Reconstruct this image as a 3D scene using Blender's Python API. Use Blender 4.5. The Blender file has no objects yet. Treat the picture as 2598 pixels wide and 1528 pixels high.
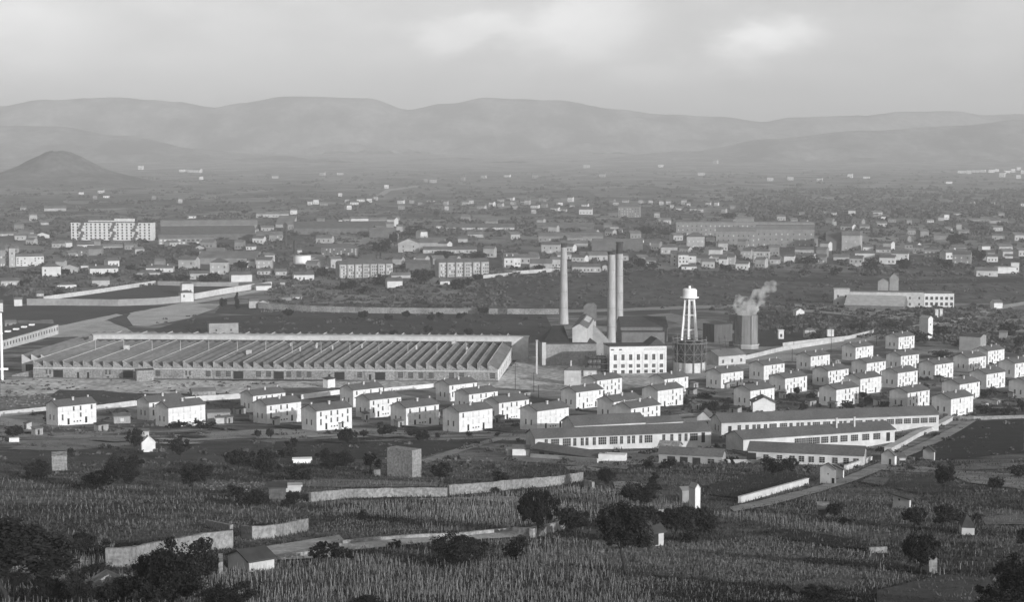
import bpy, bmesh, math, random
from mathutils import Vector
random.seed(7)
R = math.radians
scene = bpy.context.scene
COL = scene.collection
# ------------------------------------------------------------ camera
FPX, CX, CY, CZ = 4400.0, 1299.0, 764.0, 140.0
PITCH = math.atan(344 / FPX)
cd = bpy.data.cameras.new("camera"); cam = bpy.data.objects.new("camera", cd); COL.objects.link(cam)
cam.location = (0, 0, CZ); cam.rotation_euler = (math.pi / 2 - PITCH, 0, 0)
cd.sensor_width = 36; cd.lens = 36 * FPX / 2598; cd.clip_end = 60000; cd.clip_start = 1
scene.camera = cam
# ------------------------------------------------------------ light
SUN_EL, SUN_AZ = 12.5, -52.0          # azimuth of the sun, degrees from +X, towards the viewer
to_sun = Vector((math.cos(R(SUN_EL)) * math.cos(R(SUN_AZ)), math.cos(R(SUN_EL)) * math.sin(R(SUN_AZ)), math.sin(R(SUN_EL))))
ld = bpy.data.lights.new("sun", 'SUN'); ld.energy = 3.7; ld.angle = R(0.5); ld.color = (1, 1, 1)
sun = bpy.data.objects.new("sun", ld); COL.objects.link(sun)
sun.rotation_euler = (-to_sun).to_track_quat('-Z', 'Y').to_euler(); sun.location = (0, 0, 900)
world = bpy.data.worlds.new("World"); scene.world = world; world.use_nodes = True
wn, wl = world.node_tree.nodes, world.node_tree.links
wn.clear()
out = wn.new("ShaderNodeOutputWorld"); bg = wn.new("ShaderNodeBackground"); bg.inputs[1].default_value = 0.15
sky = wn.new("ShaderNodeTexSky"); sky.sky_type = 'NISHITA'; sky.sun_disc = False
sky.sun_elevation = R(SUN_EL); sky.sun_rotation = R(90 - SUN_AZ); sky.air_density = 1.0; sky.dust_density = 1.5
bw = wn.new("ShaderNodeRGBToBW"); wl.new(sky.outputs[0], bw.inputs[0])
# soft clouds in the sky, placed by direction
geo = wn.new("ShaderNodeTexCoord")
def vmath(op, a, b=None):
    n = wn.new("ShaderNodeVectorMath"); n.operation = op
    for i, v in enumerate((a, b)):
        if v is None: continue
        if hasattr(v, "is_output"): wl.new(v, n.inputs[i])
        else: n.inputs[i].default_value = v
    return n
def smath(op, a, b=0.0, c=None):
    n = wn.new("ShaderNodeMath"); n.operation = op
    for i, v in enumerate((a, b, c)):
        if v is None: continue
        if hasattr(v, "is_output"): wl.new(v, n.inputs[i])
        else: n.inputs[i].default_value = v
    return n.outputs[0]
nz = wn.new("ShaderNodeTexNoise"); nz.inputs["Scale"].default_value = 22; nz.inputs["Detail"].default_value = 6
nz.inputs["Roughness"].default_value = .55
st = vmath('MULTIPLY', geo.outputs["Generated"], (1.0, 1.0, 2.4)); wl.new(st.outputs[0], nz.inputs["Vector"])
def pdir(px, py):
    x, y, z = px - CX, FPX, -(py - CY)
    c, s = math.cos(PITCH), math.sin(PITCH)
    return Vector((x, y * c + z * s, -y * s + z * c)).normalized()
total = None
for (px, py, sx, sy, amp) in [(1965, 92, 115, 58, .52), (1890, 130, 90, 62, .34), (2050, 75, 90, 34, .12), (1200, 78, 150, 42, .36), (1500, 50, 130, 90, .42),
                              (1650, 180, 120, 40, .22), (60, 70, 170, 100, .22), (2540, 60, 140, 120, .14), (1380, 120, 120, 60, .18), (300, 200, 500, 60, .08)]:
    d = pdir(px, py)
    dv = vmath('SUBTRACT', geo.outputs["Generated"], (d.x, d.y, d.z))
    wob = vmath('MULTIPLY_ADD', nz.outputs["Color"], (.05, 0, .034)); wob.inputs[2].default_value = (-.025, 0, -.017)
    ad = vmath('ADD', dv.outputs[0], wob.outputs[0])
    sc_ = vmath('MULTIPLY', ad.outputs[0], (FPX / sx, 0, FPX / sy))
    ln = vmath('LENGTH', sc_.outputs[0])
    g = smath('MULTIPLY', smath('POWER', 2.718, smath('MULTIPLY', smath('POWER', ln.outputs["Value"], 3.2), -1.0)), amp)
    total = g if total is None else smath('ADD', total, g)
fac = smath('ADD', 1.0, smath('ADD', total, smath('MULTIPLY', smath('SUBTRACT', nz.outputs["Fac"], .5), .34)))
wl.new(smath('MULTIPLY', bw.outputs[0], fac), bg.inputs[0]); wl.new(bg.outputs[0], out.inputs[0])
vs = scene.view_settings
vs.view_transform = 'Standard'; vs.look = 'None'; vs.exposure = 0.19; vs.gamma = 1.0; vs.use_curve_mapping = False
scene.cycles.volume_bounces = 2; scene.cycles.max_bounces = 4; scene.cycles.diffuse_bounces = 2
scene.cycles.use_denoising = True
# ------------------------------------------------------------ materials (the place as a silver print: neutral greys)
MC = {}
def mat(name, a, b=None, scale=1.0, detail=4, rough=.9, bump=0.0, stretch=(1, 1, 1), lo=.35, hi=.65, kind='noise', scale2=None, amp2=.3, emit=None, spec=.2):
    if name in MC: return MC[name]
    m = bpy.data.materials.new(name); m.use_nodes = True; MC[name] = m
    n, l = m.node_tree.nodes, m.node_tree.links
    p = n["Principled BSDF"]; p.inputs["Roughness"].default_value = rough
    p.inputs["Specular IOR Level"].default_value = spec
    if b is None: b = a
    tc = n.new("ShaderNodeTexCoord"); mp = n.new("ShaderNodeMapping"); mp.inputs["Scale"].default_value = stretch
    l.new(tc.outputs["Object"], mp.inputs["Vector"])
    t = n.new("ShaderNodeTexNoise") if kind == 'noise' else n.new("ShaderNodeTexVoronoi")
    t.inputs["Scale"].default_value = scale
    if kind == 'noise': t.inputs["Detail"].default_value = detail; t.inputs["Roughness"].default_value = .6
    l.new(mp.outputs[0], t.inputs["Vector"])
    mr = n.new("ShaderNodeMapRange"); mr.inputs[1].default_value = lo; mr.inputs[2].default_value = hi
    src_ = t.outputs["Fac"] if kind == 'noise' else t.outputs["Distance"]
    l.new(src_, mr.inputs[0]); mr.inputs[3].default_value = a; mr.inputs[4].default_value = b
    o = mr.outputs[0]
    if scale2:
        t2 = n.new("ShaderNodeTexNoise"); t2.inputs["Scale"].default_value = scale2; t2.inputs["Detail"].default_value = 5
        l.new(mp.outputs[0], t2.inputs["Vector"])
        m2 = n.new("ShaderNodeMapRange"); m2.inputs[1].default_value = .3; m2.inputs[2].default_value = .7
        m2.inputs[3].default_value = 1 - amp2; m2.inputs[4].default_value = 1 + amp2
        l.new(t2.outputs["Fac"], m2.inputs[0])
        mm = n.new("ShaderNodeMath"); mm.operation = 'MULTIPLY'; l.new(o, mm.inputs[0]); l.new(m2.outputs[0], mm.inputs[1]); o = mm.outputs[0]
    l.new(o, p.inputs["Base Color"])
    if bump:
        bn = n.new("ShaderNodeBump"); bn.inputs["Strength"].default_value = bump; bn.inputs["Distance"].default_value = .3
        l.new(t.outputs["Fac"] if kind == 'noise' else t.outputs["Distance"], bn.inputs["Height"]); l.new(bn.outputs[0], p.inputs["Normal"])
    return m
plaster = mat("white_plaster", .56, .69, .3, lo=.3, hi=.6, scale2=.9, amp2=.07)
plaster2 = mat("aged_plaster", .40, .52, .4, scale2=.08, amp2=.14)
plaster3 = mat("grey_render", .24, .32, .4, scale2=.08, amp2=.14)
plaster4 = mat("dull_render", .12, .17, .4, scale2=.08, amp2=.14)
tile = mat("clay_tiles", .10, .14, 1.6, scale2=.15, amp2=.16, bump=.3)
tile2 = mat("pale_tiles", .13, .18, 1.2, scale2=.1, amp2=.2, bump=.3)
tile3 = mat("dark_roofing", .05, .07, .6, scale2=.08, amp2=.2)
lime = mat("lime_wash", .44, .56, .4, scale2=.08, amp2=.12)
stone = mat("rubble_stone", .15, .32, 1.1, scale2=.15, amp2=.3, bump=.6)
stone_pale = mat("pale_stone", .15, .30, 1.6, scale2=.15, amp2=.25, bump=.5)
stone_dark = mat("dark_stone", .07, .12, 1.2, scale2=.15, amp2=.3, bump=.5)
concrete = mat("concrete", .42, .55, .3, scale2=.07, amp2=.16)
brick = mat("chimney_brick", .32, .42, .5, stretch=(1, 1, .25), scale2=.06, amp2=.14)
soot = mat("sooty_brick", .04, .07, .8)
white = mat("white_paint", .8, .86, .4)
glass = mat("dark_glass", .018, .03, .4, rough=.25, spec=.5)
opening = mat("dark_opening", .02, .03, 1)
shutter = mat("closed_shutter", .50, .62, 2)
frame_m = mat("window_frame", .30, .36, 2)
wood = mat("weathered_wood", .22, .36, 3, stretch=(1, 1, .2))
iron = mat("dark_iron", .05, .08, 1)
iron2 = mat("painted_iron", .16, .22, 1)
bark = mat("bark", .022, .04, 3)
leaf = mat("foliage", .009, .026, .35, lo=.3, hi=.7, scale2=3, amp2=.5)
leaf2 = mat("grey_foliage", .014, .036, .35, lo=.3, hi=.7, scale2=3, amp2=.5)
# ------------------------------------------------------------ ground profile
KN = [(-400, 0), (0, 14), (60, 25), (100, 33), (150, 41), (190, 48), (230, 54), (300, 63), (400, 74.5), (500, 85), (633, 97), (725, 102.5), (900, 105.5),
      (1100, 108), (1250, 108), (1500, 103.5), (2000, 93), (2600, 84), (4000, 70), (8000, 25), (12000, -60), (14000, -110), (17000, -150)]
def smooth_h(Y):
    if Y <= KN[0][0]: return KN[0][1]
    if Y >= KN[-1][0]: return KN[-1][1]
    for i in range(len(KN) - 1):
        if KN[i + 1][0] >= Y: break
    x0, y0 = KN[i]; x1, y1 = KN[i + 1]
    def sl(j):
        if j <= 0 or j >= len(KN) - 1: return (KN[min(j + 1, len(KN) - 1)][1] - KN[max(j - 1, 0)][1]) / (KN[min(j + 1, len(KN) - 1)][0] - KN[max(j - 1, 0)][0])
        a = (KN[j][1] - KN[j - 1][1]) / (KN[j][0] - KN[j - 1][0]); b = (KN[j + 1][1] - KN[j][1]) / (KN[j + 1][0] - KN[j][0])
        return 0 if a * b <= 0 else 2 * a * b / (a + b)
    t = (Y - x0) / (x1 - x0); w = x1 - x0
    return (2*t**3-3*t*t+1)*y0 + (t**3-2*t*t+t)*w*sl(i) + (-2*t**3+3*t*t)*y1 + (t**3-t*t)*w*sl(i+1)
ROWS = [-400, -200, -100, -50] + list(range(0, 600, 5)) + list(range(600, 1500, 10)) + list(range(1500, 4000, 50)) + list(range(4000, 17001, 250))
RZ = [CZ - smooth_h(y) for y in ROWS]
import bisect
def gz(Y):
    i = max(0, min(len(ROWS) - 2, bisect.bisect_right(ROWS, Y) - 1))
    t = (Y - ROWS[i]) / (ROWS[i + 1] - ROWS[i])
    return RZ[i] + (RZ[i + 1] - RZ[i]) * t
def at(px, py, H=0.0):
    d = pdir(px, py); kx, kz = d.x / d.y, d.z / d.y
    f = lambda Y: CZ + kz * Y - gz(Y) - H
    lo_, Y = 30.0, 30.0
    while Y < 16500:
        if f(Y) <= 0: break
        lo_ = Y; Y *= 1.02
    hi_ = Y
    for _ in range(30):
        m_ = (lo_ + hi_) / 2
        if f(m_) > 0: lo_ = m_
        else: hi_ = m_
    return Vector((kx * hi_, hi_, gz(hi_)))
def proj(p):
    c, s = math.cos(PITCH), math.sin(PITCH)
    z = p[2] - CZ; dep = p[1] * c - z * s; up = p[1] * s + z * c
    return CX + FPX * p[0] / dep, CY - FPX * up / dep
K0, K3 = 2520 / 650, 2520 / 648
def T(c, r, x, y):
    k = K3 if c == 3 else K0
    return ((0, 650, 1300, 1950)[c] + x / k, {5: 500, 8: 800, 11: 1148}[r] + y / k)
# ------------------------------------------------------------ mesh helpers
class MB:
    def __init__(s): s.v = []; s.f = []; s.m = []
    def add(s, vs, fs, mi=0):
        o = len(s.v); s.v.extend(vs); s.f.extend([tuple(i + o for i in f) for f in fs]); s.m.extend([mi] * len(fs))
    def box(s, x0, x1, y0, y1, z0, z1, mi=0):
        s.add([(x0,y0,z0),(x1,y0,z0),(x1,y1,z0),(x0,y1,z0),(x0,y0,z1),(x1,y0,z1),(x1,y1,z1),(x0,y1,z1)],
              [(0,3,2,1),(4,5,6,7),(0,1,5,4),(1,2,6,5),(2,3,7,6),(3,0,4,7)], mi)
    def hexa(s, b, t, mi=0):      # four bottom points, four top points
        s.add(list(b) + list(t), [(0,3,2,1),(4,5,6,7),(0,1,5,4),(1,2,6,5),(2,3,7,6),(3,0,4,7)], mi)
    def cyl(s, cx, cy, z0, z1, r0, r1, n=12, mi=0, rot=0.0, cap=True):
        v = []
        for z, r in ((z0, r0), (z1, r1)):
            for i in range(n):
                a = rot + 2 * math.pi * i / n; v.append((cx + r * math.cos(a), cy + r * math.sin(a), z))
        f = [(i, (i + 1) % n, n + (i + 1) % n, n + i) for i in range(n)]
        if cap: f += [tuple(range(n, 2 * n)), tuple(range(n - 1, -1, -1))]
        s.add(v, f, mi)
    def bar(s, p0, p1, r0, r1=None, n=4, mi=0):
        r1 = r0 if r1 is None else r1
        p0, p1 = Vector(p0), Vector(p1); d = (p1 - p0).normalized()
        a = d.cross(Vector((0, 0, 1)));
        if a.length < .01: a = d.cross(Vector((1, 0, 0)))
        a.normalize(); b = d.cross(a); v = []
        for p, r in ((p0, r0), (p1, r1)):
            for i in range(n):
                t = 2 * math.pi * (i + .5) / n; q = p + a * (r * math.cos(t)) + b * (r * math.sin(t)); v.append(q[:])
        s.add(v, [(i, (i + 1) % n, n + (i + 1) % n, n + i) for i in range(n)] + [tuple(range(n, 2 * n)), tuple(range(n - 1, -1, -1))], mi)
    def data(s, name, mats):
        me = bpy.data.meshes.new(name); me.from_pydata(s.v, [], s.f)
        for m in mats: me.materials.append(m)
        if len(mats) > 1: me.polygons.foreach_set("material_index", s.m)
        me.update(); return me
    def build(s, name, mats, parent=None, loc=(0, 0, 0), rz=0.0):
        if not isinstance(mats, (list, tuple)): mats = [mats]
        return link(name, s.data(name, mats), parent, loc, rz)
def link(name, me, parent=None, loc=(0, 0, 0), rz=0.0):
    o = bpy.data.objects.new(name, me); COL.objects.link(o); o.location = loc; o.rotation_euler = (0, 0, rz)
    if parent: o.parent = parent
    return o
USED = {}
def tag(o, label=None, cat=None, group=None, kind=None):
    if label: o["label"] = label
    if cat: o["category"] = cat
    if group: o["group"] = group
    if kind: o["kind"] = kind
    return o
def thing(name, label, cat, loc, rz=0.0, group=None):
    o = bpy.data.objects.new(name, None); COL.objects.link(o); o.location = loc; o.rotation_euler = (0, 0, rz)
    o.empty_display_size = 2
    return tag(o, label, cat, group)
# labels by neighbourhood: say which landmark a small far thing stands beside
LM = [((287, 590), "the long apartment block"), ((730, 662), "the white round tank"), ((890, 690), "the long grey tenement"), ((1175, 690), "the right-hand grey tenement"),
      ((600, 652), "the hall with wide pale gables"), ((300, 745), "the walled field"), ((473, 750), "the gatehouse of the walled field"), ((1026, 620), "the big pale gable building"),
      ((860, 635), "the dark four-storey block"), ((1429, 700), "the slim left chimney stack"), ((1555, 680), "the tall pair of chimney stacks"), ((1748, 745), "the white water tower"),
      ((1890, 770), "the steaming cooling tower"), ((1600, 535), "the grey block of the far suburb"), ((1830, 580), "the long far works with a central tower"), ((1990, 605), "the nearer long works hall"),
      ((2157, 615), "the square pale hall"), ((2270, 755), "the long white school building"), ((2361, 835), "the narrow white tower"), ((2550, 680), "the white shed at the right edge"),
      ((1400, 690), "the low grey terrace"), ((1725, 660), "the cluster of white villas"), ((570, 835), "the flat grey hut behind the factory"), ((60, 840), "the dark flat roof with skylights"),
      ((180, 530), "the long bright barn"), ((680, 540), "the far white workshop"), ((1120, 578), "the far row of bright windows"), ((150, 400), "the cone shaped hill"),
      ((180, 1040), "the leftmost estate house"), ((1020, 1180), "the roofless stone tower"), ((375, 1130), "the little white gabled hut"), ((146, 1178), "the small square stone hut"),
      ((1590, 1400), "the big lone tree"), ((1771, 1260), "the tall narrow white hut"), ((2100, 1210), "the gabled roadside house"), ((2265, 1160), "the gate cottage"), ((1220, 1225), "the long pale garden wall"),
      ((1550, 1165), "the white lime washed block"), ((2460, 1350), "the hut with the dark rounded roof"), ((2373, 1440), "the crumbling pale hut"), ((2310, 1275), "the low hut in the vines"),
      ((170, 1400), "the ruined stone building"), ((620, 1420), "the hut with the dark lean roof"), ((290, 1490), "the roofless gable cottage"), ((2030, 1150), "the front right long shed"),
      ((2070, 1120), "the middle right long shed"), ((2100, 1090), "the rear right long shed"), ((1590, 1110), "the long shed with many doors"), ((2380, 1150), "the hut on the dark field"),
      ((2480, 700), "the right edge of the town"), ((980, 800), "the rubble embankment"), ((1785, 1070), "the small gabled lodge"), ((1940, 1030), "the white gable house"), ((1675, 1375), "the hut behind the big tree")]
def auto(desc, px, py, mk=""):
    c = sorted(LM, key=lambda l: math.hypot((l[0][0] - px), (l[0][1] - py) * 2.2))
    for (lx, ly), ph in c[:9]:
        dx, dy = px - lx, (py - ly) * 2.2
        if math.hypot(dx, dy) < 6: continue
        far_ = "just " if math.hypot(dx, dy) < 60 else ("" if math.hypot(dx, dy) < 160 else "well ")
        rel = ("right of " if dx > 0 else "left of ") if abs(dx) > abs(dy) else ("in front of " if dy > 0 else "behind ")
        if far_ == "well " and rel in ("in front of ", "behind "): rel = "in front of " if dy > 0 else "beyond "
        s = f"{desc} {far_}{rel}{ph}".strip()
        if s not in USED and len(s.split()) <= 16: USED[s] = 1; return s
    for word in ("lower", "upper", "leftmost", "rightmost"):
        s = f"{word} {desc} near {c[0][1]}"
        if s not in USED and len(s.split()) <= 16: USED[s] = 1; return s
    s = f"{desc} near {c[1][1]}"; USED[s] = 1
    return s
# ------------------------------------------------------------ the ground
def ground_mat():
    m = bpy.data.materials.new("ground_soil"); m.use_nodes = True; n, l = m.node_tree.nodes, m.node_tree.links
    p = n["Principled BSDF"]; p.inputs["Roughness"].default_value = 1; p.inputs["Specular IOR Level"].default_value = .05
    tc = n.new("ShaderNodeTexCoord")
    def noise(scale, st=(1, 1, 1), det=6, rg=.6):
        mp = n.new("ShaderNodeMapping"); mp.inputs["Scale"].default_value = st; l.new(tc.outputs["Object"], mp.inputs[0])
        t = n.new("ShaderNodeTexNoise"); t.inputs["Scale"].default_value = scale; t.inputs["Detail"].default_value = det; t.inputs["Roughness"].default_value = rg
        l.new(mp.outputs[0], t.inputs[0]); return t.outputs["Fac"]
    def rng(a, lo, hi, o0, o1):
        r = n.new("ShaderNodeMapRange"); l.new(a, r.inputs[0])
        for i, v in enumerate((lo, hi, o0, o1)): r.inputs[i + 1].default_value = v
        return r.outputs[0]
    def mul(a, b):
        x = n.new("ShaderNodeMath"); x.operation = 'MULTIPLY'; l.new(a, x.inputs[0]); l.new(b, x.inputs[1]); return x.outputs[0]
    near = mul(rng(noise(.022, (1, 1.8, 1), 2), .42, .58, .036, .115), mul(rng(noise(.16, (1, 2.2, 1)), .35, .65, .65, 1.4), rng(noise(1.6), .3, .7, .75, 1.3)))
    sp0 = n.new("ShaderNodeSeparateXYZ"); l.new(tc.outputs["Object"], sp0.inputs[0])
    near = mul(near, rng(sp0.outputs[1], 430, 600, 1.0, 2.2))      # vineyard soil gives way to paler garden soil
    # far plain: a patchwork of fields
    mp = n.new("ShaderNodeMapping"); mp.inputs["Scale"].default_value = (1, .45, 1); mp.inputs["Rotation"].default_value = (0, 0, .5); l.new(tc.outputs["Object"], mp.inputs[0])
    v = n.new("ShaderNodeTexVoronoi"); v.inputs["Scale"].default_value = .009; l.new(mp.outputs[0], v.inputs[0])
    bwn = n.new("ShaderNodeRGBToBW"); l.new(v.outputs["Color"], bwn.inputs[0])
    far = mul(rng(bwn.outputs[0], .2, .8, .10, .22), rng(noise(.012, (1, .6, 1), 9, .7), .35, .65, .55, 1.5))
    sp = n.new("ShaderNodeSeparateXYZ"); l.new(tc.outputs["Object"], sp.inputs[0])
    f = rng(sp.outputs[1], 1100, 1700, 0, 1)
    mx = n.new("ShaderNodeMix"); mx.data_type = 'FLOAT'; l.new(f, mx.inputs[0]); l.new(near, mx.inputs[2]); l.new(far, mx.inputs[3])
    l.new(mx.outputs[0], p.inputs["Base Color"])
    bn = n.new("ShaderNodeBump"); bn.inputs["Strength"].default_value = .5; bn.inputs["Distance"].default_value = 1.0
    l.new(noise(.5), bn.inputs["Height"]); l.new(bn.outputs[0], p.inputs["Normal"])
    return m
g = MB(); XS = [-9000, -3000, -1500, -700, -300, 0, 300, 700, 1500, 3000, 9000]
for y, z in zip(ROWS, RZ):
    for x in XS: g.v.append((x, y, z))
nx = len(XS)
g.f = [(j*nx+i, j*nx+i+1, (j+1)*nx+i+1, (j+1)*nx+i) for j in range(len(ROWS)-1) for i in range(nx-1)]; g.m = [0] * len(g.f)
tag(g.build("ground", ground_mat()), kind="structure")
NP = [0]
def patch(name, pts, a, b=None, scale=.12, stretch=(1, 1, 1), sc2=1.5, amp2=.3):
    """a field, road or yard draped on the ground; pts in picture pixels"""
    NP[0] += 1; b = b or a * 1.35
    P = []
    for i, (x, y) in enumerate(pts):
        x2, y2 = pts[(i + 1) % len(pts)]; n = max(1, int(math.hypot(x2 - x, y2 - y) / 18))
        for k in range(n):
            t = k / n; j = random.uniform(-1, 1) * (.9 if 0 < k else 0)
            q = at(x + (x2 - x) * t + j * 1.5, y + (y2 - y) * t + j * .5); P.append((q.x, q.y))
    bm = bmesh.new(); vs_ = [bm.verts.new((x, y, 0)) for x, y in P]
    es = [bm.edges.new((vs_[i], vs_[(i + 1) % len(vs_)])) for i in range(len(vs_))]
    bmesh.ops.triangle_fill(bm, use_beauty=True, use_dissolve=False, edges=es)
    y0, y1 = min(p[1] for p in P), max(p[1] for p in P)
    for y in ROWS:
        if y0 < y < y1: bmesh.ops.bisect_plane(bm, geom=bm.verts[:] + bm.edges[:] + bm.faces[:], plane_co=(0, y, 0), plane_no=(0, 1, 0))
    off = .03 + NP[0] * .006
    for v in bm.verts: v.co.z = gz(v.co.y) + off
    for f in bm.faces:
        if f.normal.z < 0: f.normal_flip()
    me = bpy.data.meshes.new(name); bm.to_mesh(me); bm.free()
    me.materials.append(mat(f"{name}_{a:.3f}_{b:.3f}_{scale}", a, b, scale, 6, 1, .4, stretch, scale2=sc2, amp2=amp2, spec=.05))
    return tag(link(name, me), kind="structure")
# ------------------------------------------------------------ generic building
WCACHE = {}
def win_mesh(w, h, kind):
    w, h = round(w, 1), round(h, 1)
    k = (w, h, kind)
    if k in WCACHE: return WCACHE[k]
    m = MB(); mats = [glass, frame_m]
    if kind == 'vent': m.box(-w/2, w/2, -.02, .02, 0, h); mats = [opening]
    elif kind == 'hole': m.box(-w/2, w/2, -.03, .02, 0, h); mats = [opening]
    elif kind == 'door':
        m.box(-w/2, w/2, -.03, .02, 0, h); mats = [opening, plaster2]; m.box(-w/2-.08, w/2+.08, -.09, .02, h, h+.12, 1)
    elif kind == 'shutter':
        m.box(-w/2, w/2, -.05, .02, 0, h); mats = [shutter, frame_m]; m.box(-.03, .03, -.07, -.05, 0, h, 1); m.box(-w/2-.06, w/2+.06, -.12, .02, -.1, 0, 1)
    elif kind == 'grid':
        m.box(-w/2, w/2, -.03, .02, 0, h)
        nxx = max(2, round(w / .7)); nz_ = 3
        for i in range(nxx + 1): x = -w/2 + w * i / nxx; m.box(x-.04, x+.04, -.07, -.03, 0, h, 1)
        for i in range(nz_ + 1): z = h * i / nz_; m.box(-w/2, w/2, -.075, -.03, z-.035, z+.035, 1)
    else:
        m.box(-w/2, w/2, -.03, .02, 0, h); m.box(-w/2-.06, w/2+.06, -.14, .02, -.1, 0, 1); m.box(-.03, .03, -.05, -.03, 0, h, 1)
        m.box(-w/2, w/2, -.05, -.03, h*.6, h*.6+.05, 1)
    WCACHE[k] = m.data({'door': 'door', 'vent': 'vent', 'shutter': 'shuttered_window', 'hole': 'opening'}.get(kind, 'window'), mats)
    return WCACHE[k]
def add_win(root, L, W, face, u, z, w, h, kind):
    me = win_mesh(w, h, kind)
    if face == 'f': loc, rz = (u, 0, z), 0
    elif face == 'l': loc, rz = (0, u, z), -math.pi / 2
    elif face == 'r': loc, rz = (L, u, z), math.pi / 2
    else: loc, rz = (u, W, z), math.pi
    return link(me.name.split('.')[0], me, root, loc, rz)
def roof_mesh(L, W, H, roof, rh, ov, th=.22, hipin=None):
    m = MB(); e = ov
    if roof == 'gable':
        s = rh / (W / 2); zl = H - e * s
        for y0, y1, za, zb in ((-e, W/2, zl, H + rh), (W + e, W/2, zl, H + rh)):
            m.hexa([(-e, y0, za), (L+e, y0, za), (L+e, y1, zb), (-e, y1, zb)], [(-e, y0, za+th), (L+e, y0, za+th), (L+e, y1, zb+th), (-e, y1, zb+th)])
    elif roof == 'gableF':
        s = rh / (L / 2); zl = H - e * s
        for x0, x1 in ((-e, L/2), (L+e, L/2)):
            m.hexa([(x0, -e, zl), (x1, -e, H+rh), (x1, W+e, H+rh), (x0, W+e, zl)], [(x0, -e, zl+th), (x1, -e, H+rh+th), (x1, W+e, H+rh+th), (x0, W+e, zl+th)])
    elif roof == 'hip':
        q = hipin if hipin else min(W, L) / 2 * .98; q = min(q, L / 2 * .98)
        b = [(-e,-e,H),(L+e,-e,H),(L+e,W+e,H),(-e,W+e,H)]
        m.add(b + [(q, W/2, H+rh), (L-q, W/2, H+rh)], [(0,1,5,4),(1,2,5),(2,3,4,5),(3,0,4),(3,2,1,0)])
    elif roof == 'shed':
        m.hexa([(-e,-e,H-.05),(L+e,-e,H-.05),(L+e,W+e,H+rh),(-e,W+e,H+rh)], [(-e,-e,H+th),(L+e,-e,H+th),(L+e,W+e,H+rh+th),(-e,W+e,H+rh+th)])
    elif roof == 'flat':
        m.box(-e, L+e, -e, W+e, H, H+max(.3, rh))
    return m
def building(name, label, cat, P0, a, L, W, H, roof='gable', rh=2, mw=plaster2, mr=tile, wins=(), group=None, ov=.3, chim=(), base=4, hipin=None, z=None):
    P0 = Vector(P0)
    if z is not None: P0.z = z
    root = thing(name, label, cat, P0, a, group)
    m = MB(); m.box(0, L, 0, W, -base, H)
    if roof == 'gable': m.add([(0,0,H),(0,W,H),(0,W/2,H+rh),(L,0,H),(L,W,H),(L,W/2,H+rh)], [(0,2,1),(3,4,5),(0,3,5,2),(1,2,5,4)])
    elif roof == 'gableF': m.add([(0,0,H),(L,0,H),(L/2,0,H+rh),(0,W,H),(L,W,H),(L/2,W,H+rh)], [(0,1,2),(3,5,4),(0,2,5,3),(1,4,5,2)])
    elif roof == 'shed': m.add([(0,0,H),(L,0,H),(0,W,H),(L,W,H),(0,W,H+rh-.1),(L,W,H+rh-.1)], [(0,2,4),(1,5,3),(2,3,5,4)])
    m.build('wall', mw, root)
    if roof != 'none':
        ro = roof_mesh(L, W, H + .01, roof, rh, ov, hipin=hipin).build('roof', mr, root)
        for (cx_, cy_, h, s) in chim:
            c = MB(); c.box(-s, s, -s*.8, s*.8, -1.2, h); c.box(-s-.08, s+.08, -s*.8-.08, s*.8+.08, h, h+.15)
            zr = H + rh * (1 - abs(cy_ - W/2) / (W/2)) if roof in ('gable', 'hip') else H
            c.build('chimney', plaster2 if mw is plaster else mw, ro, (cx_, cy_, zr))
    for wdef in wins: add_win(root, L, W, *wdef)
    return root
def facade(c, r, xl, yb, xr, rel, src=False):
    """near left base corner, direction and length from picture pixels"""
    (ax, ay), (bx, _) = ((xl, yb), (xr, 0)) if src else (T(c, r, xl, yb), T(c, r, xr, yb))
    P0 = at(ax, ay); a = -math.atan2(P0.x, P0.y) + R(rel)
    m = (bx - CX) / FPX * 1.003; t = (m * P0.y - P0.x) / (math.cos(a) - m * math.sin(a))
    return P0, a, t, (ax + bx) / 2, ay
def wgrid(L, H, cols, rows, w=1.0, h=1.5, z0=1.0, kinds='w', face='f', m0=None):
    o = []
    m0 = L / cols / 2 if m0 is None else m0
    dz = (H - z0 - .4) / max(rows, 1) if rows > 1 else 0
    for j in range(rows):
        for i in range(cols):
            k = kinds[random.randrange(len(kinds))]
            o.append((face, m0 + (L - 2*m0) * i / max(cols - 1, 1) if cols > 1 else L/2, z0 + dz * j, w, min(h, (H-z0-.3) if rows == 1 else dz*.75), {'w': 'window', 's': 'shutter', 'g': 'grid', 'd': 'door', 'h': 'hole'}[k]))
    return o
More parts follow.
